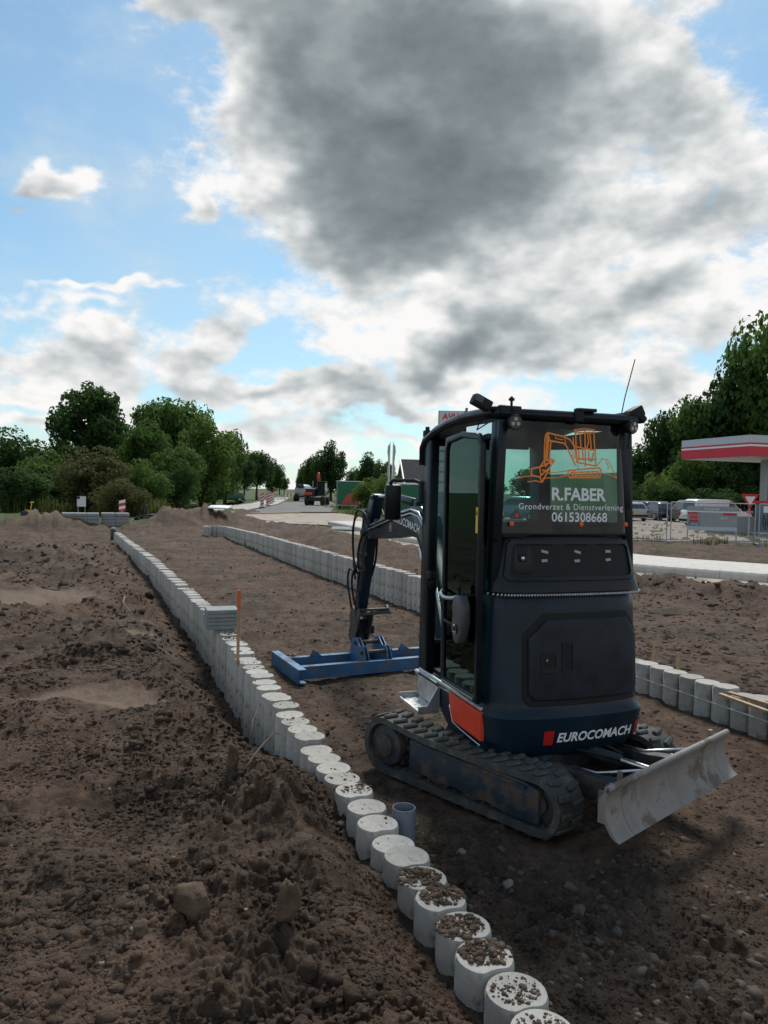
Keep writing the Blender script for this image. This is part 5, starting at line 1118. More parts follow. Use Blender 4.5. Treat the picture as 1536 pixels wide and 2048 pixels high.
def crown_mesh(name, seed, n, lobes, leaf, spread=(1, 1, 1), lobe_r=(.28, .46), layered=False, fill=.55):
    r = np.random.default_rng(seed); C = []
    while len(C) < lobes:
        q = r.uniform(-1, 1, 3)
        if q@q < 1 and (q@q) > .06: C.append(q*.72)
    C = np.array(C); C[:, 2] = C[:, 2]*.95+.02; LR = r.uniform(*lobe_r, lobes)
    w = LR**2; li = r.choice(lobes, n, p=w/w.sum()); d = r.normal(size=(n, 3)); d /= np.linalg.norm(d, axis=1)[:, None]
    rad = LR[li]*np.where(r.random(n) < fill, r.uniform(.82, 1.08, n), r.uniform(.25, 1, n)); P = C[li]+d*rad[:, None]
    if layered: P[:, 2] = np.round(P[:, 2]/.17)*.17*.8+P[:, 2]*.2+r.normal(0, .018, n)
    # drop leaves in noise holes
    h = np.sin(P[:, 0]*7+seed)*np.sin(P[:, 1]*6.3+1)*np.sin(P[:, 2]*8+2); P = P[h > -.30]; d = d[h > -.30]; li = li[h > -.30]; n = len(P)
    s = leaf*r.uniform(.4, 1.5, n); u = r.normal(size=(n, 3)); u = u-(u*d).sum(1)[:, None]*d*.55; u /= np.linalg.norm(u, axis=1)[:, None]; v = np.cross(u, d+r.normal(0, .55, (n, 3))); v /= np.linalg.norm(v, axis=1)[:, None]
    a = P+u*s[:, None]; b = P+v*s[:, None]*.62; c = P-u*s[:, None]; e = P-v*s[:, None]*.62; b += d*s[:, None]*.25; e += d*s[:, None]*.25
    V = np.stack([a, b, c, e], 1).reshape(-1, 3)*np.array(spread); Fc = np.arange(4*n).reshape(-1, 4); me = np_mesh(name, V, Fc)
    tone = r.uniform(0, 1, lobes)[li]*.6+r.uniform(0, .4, n); at_ = me.attributes.new('tone', 'FLOAT', 'POINT'); at_.data.foreach_set('value', np.repeat(tone, 4).astype(np.float32)); return me, C, LR
CROWNS = [crown_mesh('crown', 100+i, 13000, 40, .044, lobe_r=(.15, .40)) for i in range(4)]
LAYER = crown_mesh('crown', 200, 8000, 60, .045, lobe_r=(.12, .24), fill=.7)
BUSH = [crown_mesh('crown', 400+i, 10000, 28, .040, lobe_r=(.24, .46), fill=.7) for i in range(3)]
COPIES = {}
def tree(name, px, ytop, hw, D, variant, leaf, label, group, base_z=-.05, low=.25, trunk=.022):
    """px: where its middle stands, ytop: top of the crown, hw: half width, D: distance"""
    topp = at(px, ytop, D); H = topp.z-base_z; Rx = hw*D/F_PX*1.12; root = empty(name, (topp.x, D, base_z), random.uniform(0, 6.28)); tag(root, label, 'tree' if 'tree' in name else 'shrub', group)
    me, C, LR = variant; key = (me.name, leaf)
    if key not in COPIES:
        m2 = me.copy(); m2.materials.clear(); m2.materials.append(MATS[leaf]); COPIES[key] = m2
    zc0 = H*low; Rz = (H-zc0)/2*1.04
    o = bpy.data.objects.new('crown', COPIES[key]); COL.objects.link(o); o.parent = root; o.location = (0, 0, zc0+Rz*.98); o.scale = (Rx, Rx, Rz)
    mb = MB(); rt_ = max(.05, H*trunk); top = zc0+Rz*1.1
    mb.tube([(0, 0, -.2), (rt_*.2, 0, H*.12), (-rt_*.2, rt_*.2, zc0+Rz*.4), (0, 0, top)], [rt_*1.25, rt_, rt_*.7, rt_*.2], 8)
    for q in C[::2]:
        p1 = Vector((q[0]*Rx, q[1]*Rx, zc0+Rz*.98+q[2]*Rz)); z0 = max(H*.12, p1.z-.55*math.hypot(p1.x, p1.y)-.2*Rz); p0 = Vector((0, 0, min(z0, top*.95))); mid = p0.lerp(p1, .5)+Vector((0, 0, .06*Rz))
        mb.tube([p0, mid, p1], [rt_*.42, rt_*.26, rt_*.1], 5)
    mb.build('trunk', 'bark', root); return root
GL, GR_, GA, GH = 'trees and shrubs left of the road', 'trees behind the petrol station', 'avenue trees along the far road', 'shrubs around the junction'
T = tree
T('tall_tree', 178, 752, 92, 62, LAYER, 'leaf_dark', 'tall dark tree with open layered crown standing above the left shrubs', GL, low=.22)
T('broad_tree', 335, 780, 78, 78, CROWNS[0], 'leaf_mid', 'tallest rounded tree right of the open-crowned dark tree', GL, low=.12)
T('broad_tree', 405, 832, 62, 70, CROWNS[1], 'leaf_light', 'bright green rounded tree in the left tree group', GL, low=.05)
T('broad_tree', 300, 838, 62, 68, CROWNS[2], 'leaf_mid', 'dense mid-green tree below the tallest rounded tree', GL, low=.05)
T('broad_tree', 452, 850, 46, 84, CROWNS[3], 'leaf_mid', 'rightmost tree of the left tree group, above the green van', GL, low=.05)
T('broad_tree', 245, 850, 60, 72, CROWNS[1], 'leaf_dark', 'dark tree filling the gap behind the olive shrub', GL, low=.05)
T('broad_tree', 375, 800, 60, 80, CROWNS[2], 'leaf_mid', 'tree between the tallest rounded tree and the bright green one', GL, low=.05)
T('broad_tree', 430, 880, 50, 74, CROWNS[0], 'leaf_dark', 'low dark tree behind the green van', GL, low=.0)
T('broad_tree', 350, 880, 60, 64, CROWNS[3], 'leaf_mid', 'low broad tree in the middle of the left thicket', GL, low=.0)
T('broad_tree', 130, 870, 60, 64, CROWNS[1], 'leaf_mid', 'low tree below the open-crowned dark tree', GL, low=.0)
T('shrub', 190, 893, 78, 48, BUSH[0], 'leaf_olive', 'broad olive-brown shrub behind the white notice board', GL, low=.0)
T('shrub', 290, 915, 46, 52, BUSH[1], 'leaf_mid', 'green shrub right of the olive shrub', GL, low=.0)
T('shrub', 355, 922, 44, 55, BUSH[2], 'leaf_dark', 'dark green shrub at the right end of the left thicket', GL, low=.0)
T('shrub', 100, 905, 60, 54, BUSH[2], 'leaf_mid', 'green shrub left of the olive shrub', GL, low=.0)
T('shrub', 20, 852, 70, 58, BUSH[1], 'leaf_dark', 'big dark hedge shrub at the left picture edge', GL, low=.0)
T('shrub', -60, 846, 70, 58, BUSH[0], 'leaf_mid', 'hedge shrub running out of the picture at left', GL, low=.0)
T('shrub', 75, 880, 50, 60, BUSH[0], 'leaf_mid', 'medium hedge shrub next to the big dark one', GL, low=.0)
T('shrub', 30, 935, 70, 48, BUSH[0], 'leaf_dark', 'low dark undergrowth in front of the left hedge', GL, low=.0)
T('shrub', 245, 955, 50, 44, BUSH[1], 'leaf_olive', 'low olive undergrowth by the striped post', GL, low=.0)
T('shrub', 415, 950, 34, 72, BUSH[2], 'leaf_dark', 'dark undergrowth beside the green van', GL, low=.0)
for i, (px, yt, hw_, D, lab) in enumerate(((515, 893, 36, 120, 'nearest dark avenue tree on the left of the far road'), (545, 918, 24, 165, 'second avenue tree on the left of the far road'), (560, 938, 17, 230, 'third avenue tree on the left of the far road'), (570, 954, 11, 330, 'farthest avenue tree on the left of the far road'), (490, 912, 26, 108, 'dark tree tucked between the left group and the avenue'))): T('avenue_tree', px, yt, hw_, D, CROWNS[i % 4], 'leaf_dark', lab, GA, low=.14)
for i, (px, yt, hw_, D, lab) in enumerate(((664, 884, 37, 132, 'tallest avenue tree on the right of the far road'), (630, 908, 28, 160, 'second avenue tree on the right of the far road'), (612, 928, 17, 225, 'third avenue tree on the right of the far road'), (601, 948, 11, 320, 'farthest avenue tree on the right of the far road'), (738, 906, 30, 112, 'dark tree behind the green and red trailer'), (708, 932, 24, 118, 'low tree right behind the trailer'), (772, 915, 26, 108, 'dark tree behind the flag poles'))): T('avenue_tree', px, yt, hw_, D, CROWNS[(i+1) % 4], 'leaf_dark', lab, GA, low=.10)
for i, (px, yt, hw_, D, lab) in enumerate(((738, 955, 34, 64, 'light green shrub right of the trailer'), (778, 945, 34, 62, 'light green shrub below the flag poles'), (815, 928, 32, 66, 'light green shrub against the gabled house'), (700, 975, 30, 82, 'small green shrub behind the trailer'), (855, 958, 40, 60, 'green shrub behind the green container'))): T('shrub', px, yt, hw_, D, BUSH[i % 3], 'leaf_light', lab, GH, low=.0)
for i, (px, yt, hw_, D, lf, lab) in enumerate(((1292, 885, 56, 88, 'leaf_dark', 'dark tree just right of the cab roof'), (1345, 805, 62, 88, 'leaf_dark', 'second dark tree right of the cab'), (1405, 772, 76, 84, 'leaf_mid', 'tall tree left above the canopy'), (1478, 705, 86, 80, 'leaf_dark', 'very tall tree above the canopy corner'), (1556, 618, 100, 77, 'leaf_mid', 'tallest tree at the right picture edge'), (1225, 905, 50, 90, 'leaf_dark', 'tree seen through the rear window at right'), (1080, 925, 60, 92, 'leaf_mid', 'tree seen through the rear window at left'), (960, 930, 60, 95, 'leaf_mid', 'tree seen through the open door glass'))): T('broad_tree', px, yt, hw_, D, CROWNS[(i+2) % 4], lf, lab, GR_, low=.06)
for i, (px, yt, hw_, D, lf, lab) in enumerate(((1310, 945, 34, 72, 'leaf_light', 'pale green sapling above the parked cars'), (1275, 960, 40, 74, 'leaf_dark', 'dark shrub beside the cab behind the cars'), (1375, 900, 52, 74, 'leaf_mid', 'mid-green shrub below the canopy edge'), (1440, 890, 60, 74, 'leaf_dark', 'dark shrub under the canopy'), (1520, 900, 60, 76, 'leaf_dark', 'dark shrub behind the pumps'), (1345, 965, 40, 70, 'leaf_dark', 'low dark shrub behind the black car'), (1150, 950, 60, 78, 'leaf_mid', 'shrub seen through the rear window lettering'), (1420, 975, 60, 69, 'leaf_dark', 'low shrub behind the white van'), (1500, 975, 60, 71, 'leaf_dark', 'low shrub behind the give-way sign'))): T('shrub', px, yt, hw_, D, BUSH[i % 3], lf, lab, GR_, low=.0)

# grass and weeds
def blades(name, spots, label, h0, h1, m, n):
    r = RNG; V = []; Fc = []
    for (x, y, rad, k) in spots:
        for _ in range(int(k)):
            a = r.uniform(0, 2*PI); q = rad*math.sqrt(r.random()); px, py = x+q*math.cos(a), y+q*math.sin(a)*.6; h = r.uniform(h0, h1); w = h*.035+.004; d = r.uniform(0, 2*PI); l = r.uniform(.05, .45)*h; c, s = math.cos(d), math.sin(d); b = len(V)
            z = float(np.interp(0, [0, 1], [-.03, 0])); V += [(px-w*s, py+w*c, z), (px+w*s, py-w*c, z), (px+w*.6*s+l*.4*c, py-w*.6*c+l*.4*s, h*.6), (px-w*.6*s+l*.4*c, py+w*.6*c+l*.4*s, h*.6), (px+l*c, py+l*s, h), (px+l*c+.002, py+l*s, h)]
            Fc += [(b, b+1, b+2, b+3), (b+3, b+2, b+5, b+4)]
    o = link_mesh(name, np_mesh(name, np.array(V), np.array(Fc)), m); tag(o, label, 'grass', kind='stuff'); return o
def S_(px, py, rad, k): p = gp(px, py); return (p.x, p.y, rad, k)
leafmat('weed', (.05, .07, .02), (.13, .14, .05))
blades('weeds', [S_(1290, 1086, .7, 90), S_(1318, 1086, .3, 20), S_(1425, 1092, .5, 70), S_(1443, 1092, .25, 50), S_(1405, 1092, .4, 40), S_(1520, 1092, .5, 50), S_(1560, 1094, .6, 60)], 'yellowish weeds along the foot of the site fence', .08, .42, 'weed', 0)
blades('tall_grass', [S_(240, 1034, 1.6, 500), S_(275, 1034, 1.5, 420), S_(300, 1030, 1.2, 260), S_(200, 1028, 2.5, 300), S_(150, 1026, 2.5, 200), S_(60, 1026, 3, 260), S_(0, 1026, 3, 200), S_(320, 1022, 1.2, 150)], 'tall olive grass below the left shrubs', .3, 1.25, 'weed', 0)
blades('roadside_grass', [S_(735, 1028, 2.5, 500), S_(770, 1032, 2.5, 400), S_(700, 1016, 3, 400), S_(560, 1000, 4, 300), S_(575, 992, 6, 300), S_(430, 1006, 3, 300)], 'green grass at the roadside beyond the junction', .2, .6, 'leaf_light', 0)

# ------------------------------------------------------------------ vehicles
def paint(n, c): mat(n, c, .3, var=.1, coat=.5)
paint('car_blue', (.018, .025, .05)); paint('car_black', (.012, .013, .015)); paint('car_silver', (.35, .37, .38)); paint('car_white', (.68, .70, .72)); paint('car_lightblue', (.10, .22, .32)); paint('van_green', (.008, .11, .05))
mat('tyre', (.018, .018, .018), .85); mat('rim', (.35, .36, .37), .4, metal=.7); mat('car_glass', (.02, .028, .032), .08, spec=.7); mat('tail_lamp', (.35, .01, .01), .25); mat('plate_yellow', (.70, .48, .03), .5); mat('head_lamp', (.6, .62, .63), .15)
def vehicle(name, x, y, rz, m, label, cat, kind='hatch', group=None):
    root = empty(name, (x, y, .0), rz); tag(root, label, cat, group)      # faces +Y, rear towards -Y
    L, W, Hh = {'hatch': (4.1, 1.72, 1.46), 'suv': (4.4, 1.80, 1.72), 'van': (4.5, 1.78, 1.82), 'bus': (5.4, 1.95, 2.35)}[kind]; h = W/2
    belt = {'hatch': .92, 'suv': 1.08, 'van': 1.05, 'bus': 1.25}[kind]; y0 = -L/2
    def sec(z, w, ya, yb): return [(-w, ya+.10, z), (-w+.14, ya, z), (w-.14, ya, z), (w, ya+.10, z), (w, yb-.12, z), (w-.2, yb, z), (-w+.2, yb, z), (-w, yb-.12, z)]
    mb = MB(); mb.loft([sec(.22, h*.92, y0+.08, -y0-.10), sec(.36, h, y0, -y0), sec(.62, h, y0+.0, -y0-.02), sec(belt*.88, h*.985, y0+.05, -y0-.18), sec(belt, h*.95, y0+.10, -y0-.45)]); mb.build('body', m, root, 40)
    fb = -y0-1.15 if kind in ('hatch', 'suv') else -y0-.75; rb = y0+.14; ft = fb-.75 if kind != 'bus' else fb-.55; rt_ = y0+(.48 if kind == 'hatch' else .26)
    mb = MB(); mb.loft([sec(belt-.01, h*.93, rb, fb), sec(Hh-.10, h*.80, rt_, ft), sec(Hh, h*.70, rt_+.18, ft-.20)]); mb.build('cabin', m, root, 40)
    def lerp(z): u = (z-belt)/(Hh-.10-belt); return h*(.93-.13*u), rb+(rt_-rb)*u, fb+(ft-fb)*u
    za, zb = belt+.05, Hh-.15; wa, ra, fa = lerp(za); wb, r_b, f_b = lerp(zb)
    if not (kind == 'van' or kind == 'bus') or True:
        mb = MB(); mb.poly([(-wa+.16, ra-.006, za), (wa-.16, ra-.006, za), (wb-.15, r_b-.006, zb), (-wb+.15, r_b-.006, zb)]); mb.build('rear_window', 'car_glass', root, None)
    mb = MB(); mb.poly([(-wa+.2, fa+.006, za), (wa-.2, fa+.006, za), (wb-.18, f_b+.006, zb), (-wb+.18, f_b+.006, zb)]); mb.build('windscreen', 'car_glass', root, None)
    for sx in (-1, 1):
        y_s = ra+.25 if kind in ('hatch', 'suv') else fa-1.1
        mb = MB(); mb.poly([(sx*(wa+.006), y_s, za), (sx*(wa+.006), fa-.22, za), (sx*(wb+.006), f_b-.2, zb), (sx*(wb+.006), y_s+.1, zb)]); mb.build('side_window', 'car_glass', root, None)
        mb = MB(); mb.box((sx*(h-.12), y0+.03, belt*.80), (.20, .10, .28 if kind != 'hatch' else .2), bev=.02); mb.build('tail_lamp', 'tail_lamp', root)
        mb = MB(); mb.box((sx*(h-.25), -y0-.06, .66), (.32, .14, .14), bev=.03); mb.build('headlight', 'head_lamp', root)
        mb = MB(); mb.box((sx*(h+.07), fa-.35, za+.04), (.14, .08, .12), bev=.02); mb.build('mirror', m, root)
        for yy in (y0+.78, -y0-.82):
            mb = MB(); mb.cyl((sx*(h-.20), yy, .31), (sx*(h+.005), yy, .31), .31, n=20, bev=.03); w_ = mb.build('wheel', 'tyre', root); mb = MB(); mb.cyl((sx*(h-.02), yy, .31), (sx*(h+.012), yy, .31), .19, n=16, bev=.01); mb.build('rim', 'rim', w_)
    mb = MB(); mb.box((0, y0-.006, .60 if kind == 'hatch' else .72), (.52, .012, .11)); mb.build('number_plate', 'plate_yellow', root)
    mb = MB(); mb.box((0, y0+.02, .42), (W*.9, .10, .16), bev=.03); mb.build('bumper', 'black_plastic', root)
    return root
def vpos(px, py, D): p = at(px, py, D); return p.x, D
G = 'cars parked on the forecourt'
vehicle('parked_car', *vpos(1254, 1035, 60), R(8), 'car_silver', 'silver hatchback partly hidden by the cab on the forecourt', 'car', 'hatch', G)
vehicle('parked_car', *vpos(1316, 1035, 62), R(4), 'car_blue', 'dark blue hatchback with yellow plate behind the site fence', 'car', 'hatch', G)
vehicle('parked_car', *vpos(1374, 1035, 58), R(2), 'car_black', 'black tall estate car next to the white van', 'car', 'suv', G)
vehicle('parked_car', *vpos(1292, 1035, 69), R(4), 'car_black', 'black car in the second row behind the silver hatchback', 'car', 'hatch', G)
vehicle('parked_van', *vpos(1432, 1035, 50), R(-78), 'car_white', 'white delivery van behind the information board', 'van', 'van', G)
vehicle('parked_car', *vpos(1030, 1035, 54), R(60), 'car_lightblue', 'light blue car seen through the lower rear window', 'car', 'suv', G)
vehicle('parked_car', *vpos(940, 1035, 47), R(75), 'car_white', 'white car seen through the door glass', 'car', 'hatch', G)
vehicle('parked_car', *vpos(1205, 1035, 56), R(40), 'car_silver', 'silver car seen through the right part of the rear window', 'car', 'hatch', G)
vehicle('parked_van', *vpos(448, 1003, 102), R(-62), 'van_green', 'dark green panel van on the left roadside path', 'van', 'bus')

# ------------------------------------------------------------------ petrol station
mat('fascia_grey', (.50, .54, .58), .5, var=.05); mat('fascia_red', (.58, .02, .045), .45); mat('fascia_white', (.80, .80, .80), .45); mat('panel_grey', (.30, .34, .36), .55, var=.06); mat('panel_teal', (.12, .17, .20), .5); mat('blue_print', (.01, .12, .35), .5); mat('red_print', (.50, .012, .03), .5); mat('pink_print', (.55, .16, .2), .5)
def canopy():
    A, B = at(1363, 919, 45.0), at(1500, 912, 39.7); u = (B-A); u.z = 0; L = u.length; ang = math.atan2(u.y, u.x); root = empty('station_canopy', (A.x, A.y, 0), ang); tag(root, 'grey white and red canopy of the petrol station on columns', 'canopy')
    z0 = 4.18; Wd = 15.0                       # local x along A->B, +y away to the right
    def band(z, h, m, nm, out):
        mb = MB(); mb.box((L/2, Wd/2, z+h/2), (L+out, Wd+out, h)); mb.build(nm, m, root)
    band(z0, .52, 'fascia_red', 'red_fascia', .02); band(z0+.523, .10, 'fascia_white', 'white_line', .03); band(z0+.626, .09, 'fascia_red', 'red_line', .02); band(z0+.719, .40, 'fascia_grey', 'grey_fascia', .02)
    mb = MB(); mb.box((L/2, Wd/2, z0-.012), (L-.25, Wd-.25, .02)); mb.build('soffit', 'fascia_white', root)
    for y in (2.9, 8.5, 13.5): mb = MB(); mb.box((L*.62, y, z0/2-.03), (.34, .26, z0-.06), bev=.01); mb.build('column', 'panel_grey', root)
canopy()
def pump(px, D, label):
    p = at(px, 1050, D); root = empty('fuel_pump', (p.x, D, 0), R(10)); tag(root, label, 'fuel pump')
    mb = MB(); mb.box((0, 0, .85), (.75, .5, 1.6), bev=.03); mb.build('cabinet', 'panel_teal', root); mb = MB(); mb.box((0, -.255, 1.35), (.5, .02, .35)); mb.build('display', 'fascia_white', root); mb = MB(); mb.box((0, 0, .04), (1.1, .8, .12)); mb.build('plinth', 'kerb_concrete', root); mb = MB(); mb.box((0, 0, 1.74), (.9, .55, .16), bev=.02); mb.build('header', 'fascia_red', root)
    for k in range(3): mb = MB(); x = -.25+.25*k; mb.tube([(x, -.27, 1.1), (x+.04, -.42, .6), (x, -.44, .25), (x-.05, -.32, .5), (x-.03, -.27, .9)], .022, 6); mb.build('hose', 'black_plastic', root)
pump(1528, 41, 'fuel pump with hanging hoses under the canopy corner')
p = at(1498, 1050, 40); mb = MB(); mb.box((0, 0, .45), (2.6, .5, .95), bev=.03); o = mb.build('planter', 'slab_grey'); o.location = (p.x-.2, 41.5, 0); tag(o, 'low grey concrete block by the pumps', 'planter')
def totem():
    D = 45.0; p = at(906, 830, D); root = empty('price_sign', (p.x, D, 0), R(-1)); tag(root, 'tall grey AVIA price sign standing behind the cab', 'sign'); W = 1.74; T_ = 6.82
    mb = MB(); mb.box((0, 0, T_/2-.2), (W, .28, T_+.3), bev=.01); mb.build('casing', 'panel_teal', root)
    mb = MB(); mb.box((-.10, -.16, T_-.93), (W-.28, .03, 1.72)); mb.build('logo_panel', 'fascia_grey', root)
    mb = fit_text('AVIA', 1.10, bold=.03, shear=.12, ext=.004); mb.xf(Matrix.Translation((-.12, -.178, T_-.40)) @ Matrix.Rotation(R(90), 4, 'X')); mb.build('logo_lettering', 'red_print', root, None)
    for k, h in enumerate((.10, .20)): mb = MB(); mb.box((-.12, -.178, T_-.78-.22*k), (1.12, .01, h)); mb.build('logo_bar', 'red_print', root)
    for k in range(5): mb = MB(); mb.box((0, -.15, T_-2.15-.62*k), (W-.2, .03, .5)); mb.build('price_row', 'panel_grey', root)
    mb = MB(); mb.box((.80, 0, T_+.06), (.14, .3, .16)); mb.build('corner_cap', 'panel_teal', root)
totem()
def info_board():
    a, b = gp(1380, 1087), gp(1481, 1091); a.y += .35; b.y += .35; d = b-a; L = d.length; ang = math.atan2(d.y, d.x); root = empty('information_board', (a.x, a.y, 0), ang); tag(root, 'grey information board with AVIA logo on two legs behind the site fence', 'sign')
    z0, z1 = .55, 1.56; H_ = z1-z0
    def P(u, v): return (u*L, 0, z0+(1-v)*H_)
    def rect(u0, v0, u1, v1, m, nm, k): mb = MB(); x0, _, za = P(u0, v1); x1, _, zb = P(u1, v0); mb.box(((x0+x1)/2, -.02-.003*k, (za+zb)/2), (x1-x0, .006, zb-za)); mb.build(nm, m, root)
    mb = MB(); mb.box((L/2, 0, (z0+z1)/2), (L, .035, H_)); mb.build('panel', 'panel_grey', root)
    rect(0, .20, 1, .25, 'fascia_white', 'white_stripe', 0); rect(0, .25, .25, .33, 'red_print', 'red_stripe', 0); rect(.72, .26, .98, .36, 'red_print', 'red_stripe', 0); rect(.0, .84, 1, 1.0, 'fascia_grey', 'pale_strip', 0); rect(.03, .68, .25, .80, 'blue_print', 'blue_field', 0); rect(.03, .34, .25, .66, 'pink_print', 'logo_field', 0); rect(.04, .58, .24, .655, 'red_print', 'logo_bar', 1)
    def txt(s_, w, u, v, m, bold=.0, k=2, shear=0): mb = fit_text(s_, w*L, bold=bold, ext=.0, shear=shear); x, _, z = P(u, v); mb.xf(Matrix.Translation((x, -.025-.003*k, z)) @ Matrix.Rotation(R(90), 4, 'X')); mb.build('board_lettering', m, root, None)
    txt('WELKOM', .30, .48, .11, 'white_decal', .01); txt('AVIA', .19, .145, .47, 'red_print', .03, 2, .12); txt('XPress', .17, .14, .74, 'white_decal', .01); txt('24 H', .13, .73, .47, 'white_decal', .01)
    for x in (.02, L-.02): mb = MB(); mb.box((x, .03, z1/2-.05), (.05, .05, z1+.05)); mb.build('leg', 'galvanised', root)
info_board()
def give_way():
    p = at(1500, 1000, 36); root = empty('give_way_sign', (p.x, 36, 0)); tag(root, 'red and white give-way triangle on a post by the forecourt', 'sign')
    mb = MB(); zt = 1.9+(998-988)*36/F_PX; h = .72
    mb.prism([(-.43, zt), (.43, zt), (0, zt-.75)], -.02, .0, 'xz'); mb.build('red_triangle', 'sign_red', root); mb = MB(); mb.prism([(-.25, zt-.12), (.25, zt-.12), (0, zt-.55)], -.028, -.021, 'xz'); mb.build('white_triangle', 'sign_white', root)
    mb = MB(); mb.cyl((0, .03, -.1), (0, .03, zt), .035, n=10); mb.build('post', 'galvanised', root); mb = MB(); mb.box((0, -.012, zt-.86), (.34, .02, .12)); mb.build('sub_plate', 'pink_print', root)
give_way()
def fence(px0, px1, py0, py1, label):
    a, b = gp(px0, py0), gp(px1, py1); d = b-a; L = d.length; ang = math.atan2(d.y, d.x); root = empty('site_fence', (a.x, a.y, 0), ang); tag(root, label, 'fence', 'mobile site fence panels'); h = 1.72
    for x in (.03, L-.03): mb = MB(); mb.cyl((x, 0, .02), (x, 0, h), .024, n=8); mb.build('post', 'galvanised', root)
    for z in (.12, h-.02): mb = MB(); mb.cyl((.03, 0, z), (L-.03, 0, z), .020, n=8); mb.build('rail', 'galvanised', root)
    mb = MB()
    for k in range(1, int(L/.16)): mb.cyl((k*.16, 0, .12), (k*.16, 0, h-.02), .0022, n=4, caps=False)
    for k in range(1, 7): mb.cyl((.03, 0, .12+k*.23), (L-.03, 0, .12+k*.23), .0022, n=4, caps=False)
    o = mb.build('wire_mesh', 'galvanised', root, None); o['kind'] = 'stuff'
    mb = MB(); mb.box((0, 0, .05), (.24, .62, .13), bev=.02); mb.build('foot_block', 'slab_grey', root)
    mb = MB(); mb.cyl((L*.33, .01, .1), (L*.33, .01, h), .012, n=6); mb.build('brace', 'galvanised', root)
fence(1160, 1334, 1084, 1087, 'site fence panel half hidden by the excavator'); fence(1339, 1510, 1087, 1092, 'site fence panel in front of the information board'); fence(1515, 1690, 1092, 1098, 'site fence panel at the right picture edge')

# ------------------------------------------------------------------ house, container, trailer, road works in the distance
mat('roof_dark', (.022, .027, .034), .8, var=.2, vscale=3, spec=.1); mat('wall_pale', (.42, .43, .42), .8, var=.08); mat('container_green', (.012, .13, .06), .5, var=.1); mat('trailer_red', (.55, .075, .035), .5)
def house():
    D = 62.0; a = at(812, 980, D); b = at(905, 980, D); root = empty('gabled_house', (a.x, D, 0), R(6)); tag(root, 'pale house with dark gabled roof behind the cab', 'house'); L = b.x-a.x+2; ze, zr = 2.5, 4.55
    mb = MB(); mb.box((L/2, 3, ze/2), (L, 6, ze)); mb.prism([(0, ze), (6, ze), (3, zr-.1)], 0, L, 'yz'); mb.build('wall', 'wall_pale', root)
    for s in (0, 1): 
        mb = MB(); y0, y1 = (-.35, 3) if s == 0 else (6.35, 3); mb.prism([(y0, ze-.22), (y1, zr), (y1, zr+.14), (y0, ze-.08)], -.12, L+.2, 'yz'); mb.build('roof', 'roof_dark', root)
    mb = MB(); mb.prism([(-.42, ze-.24), (3, zr+.02), (3, zr+.22), (-.42, ze-.02)], -.22, -.125, 'yz'); mb.build('barge_board', 'fascia_white', root)
    for x in (1.2, 3.2):
        mb = MB(); mb.box((x, -.03, 1.4), (.9, .06, 1.1)); w = mb.build('window', 'fascia_white', root); mb = MB(); mb.box((x, -.065, 1.4), (.76, .02, .96)); mb.build('pane', 'car_glass', w)
house()
def container():
    D = 52.0; a = at(796, 1000, D); b = at(935, 1000, D); root = empty('site_container', (a.x, D, 0), R(2)); tag(root, 'green site container with pale roof edge seen behind mirror and door', 'container'); L = b.x-a.x; h = 2.35
    mb = MB(); mb.box((L/2, 1.2, h/2+.05), (L, 2.4, h)); mb.build('body', 'container_green', root)
    for k in range(int(L/.3)): mb = MB(); mb.box((.15+.3*k, -.015, h/2+.05), (.13, .03, h-.3)); mb.build('rib', 'container_green', root)
    mb = MB(); mb.box((L/2, 1.2, h+.10), (L+.06, 2.46, .12)); mb.build('roof_edge', 'fascia_white', root)
    mb = MB(); mb.box((L*.60, -.05, 1.25), (.95, .03, 1.0)); s_ = mb.build('notice', 'fascia_white', root); mb = MB(); mb.box((L*.60, -.07, 1.0), (.95, .02, .5)); mb.build('notice_red', 'trailer_red', s_)
container()
def trailer():
    p = gp(684, 1018); root = empty('site_trailer', (p.x-.6, p.y, 0), R(-4)); tag(root, 'green and red boxed site trailer at the right roadside', 'trailer'); W, L, h, z0 = 2.45, 3.6, 2.3, .48
    mb = MB(); mb.box((W/2, L/2, z0+h/2), (W, L, h), bev=.02); bd = mb.build('box_body', 'container_green', root)
    mb = MB(); mb.prism([(.45, z0+.02), (W-.08, z0+.02), (W-.08, z0+1.1), (1.2, z0+1.1)], -.012, -.003, 'xz'); mb.build('red_field', 'trailer_red', bd); mb = MB(); mb.prism([(.1, z0+.02), (1.6, z0+.02), (1.4, z0+1.1), (.1, z0+1.1)], -.012, -.003, 'yz'); mb.build('red_field', 'trailer_red', bd)
    mb = MB(); mb.box((W/2, L/2, z0+h+.03), (W+.06, L+.06, .07)); mb.build('roof_edge', 'fascia_white', root)
    for x in (.06, W-.06):
        for k in range(11): mb = MB(); mb.box((x, -.008, z0+.12+k*.2), (.07, .014, .09)); mb.build('reflector', 'fascia_white', root)
    mb = MB(); mb.box((W/2, L/2, .40), (W*.8, L, .12)); mb.build('chassis', 'engine_black', root)
    for x in (.05, W-.25): mb = MB(); mb.cyl((x, L*.45, .32), (x+.2, L*.45, .32), .32, n=16, bev=.03); mb.build('wheel', 'tyre', root)
    mb = MB(); mb.box((.5, -.12, .36), (.12, .35, .1)); mb.box((W/2, -.05, .40), (W*.9, .08, .1)); mb.build('tow_bar', 'galvanised', root)
trailer()
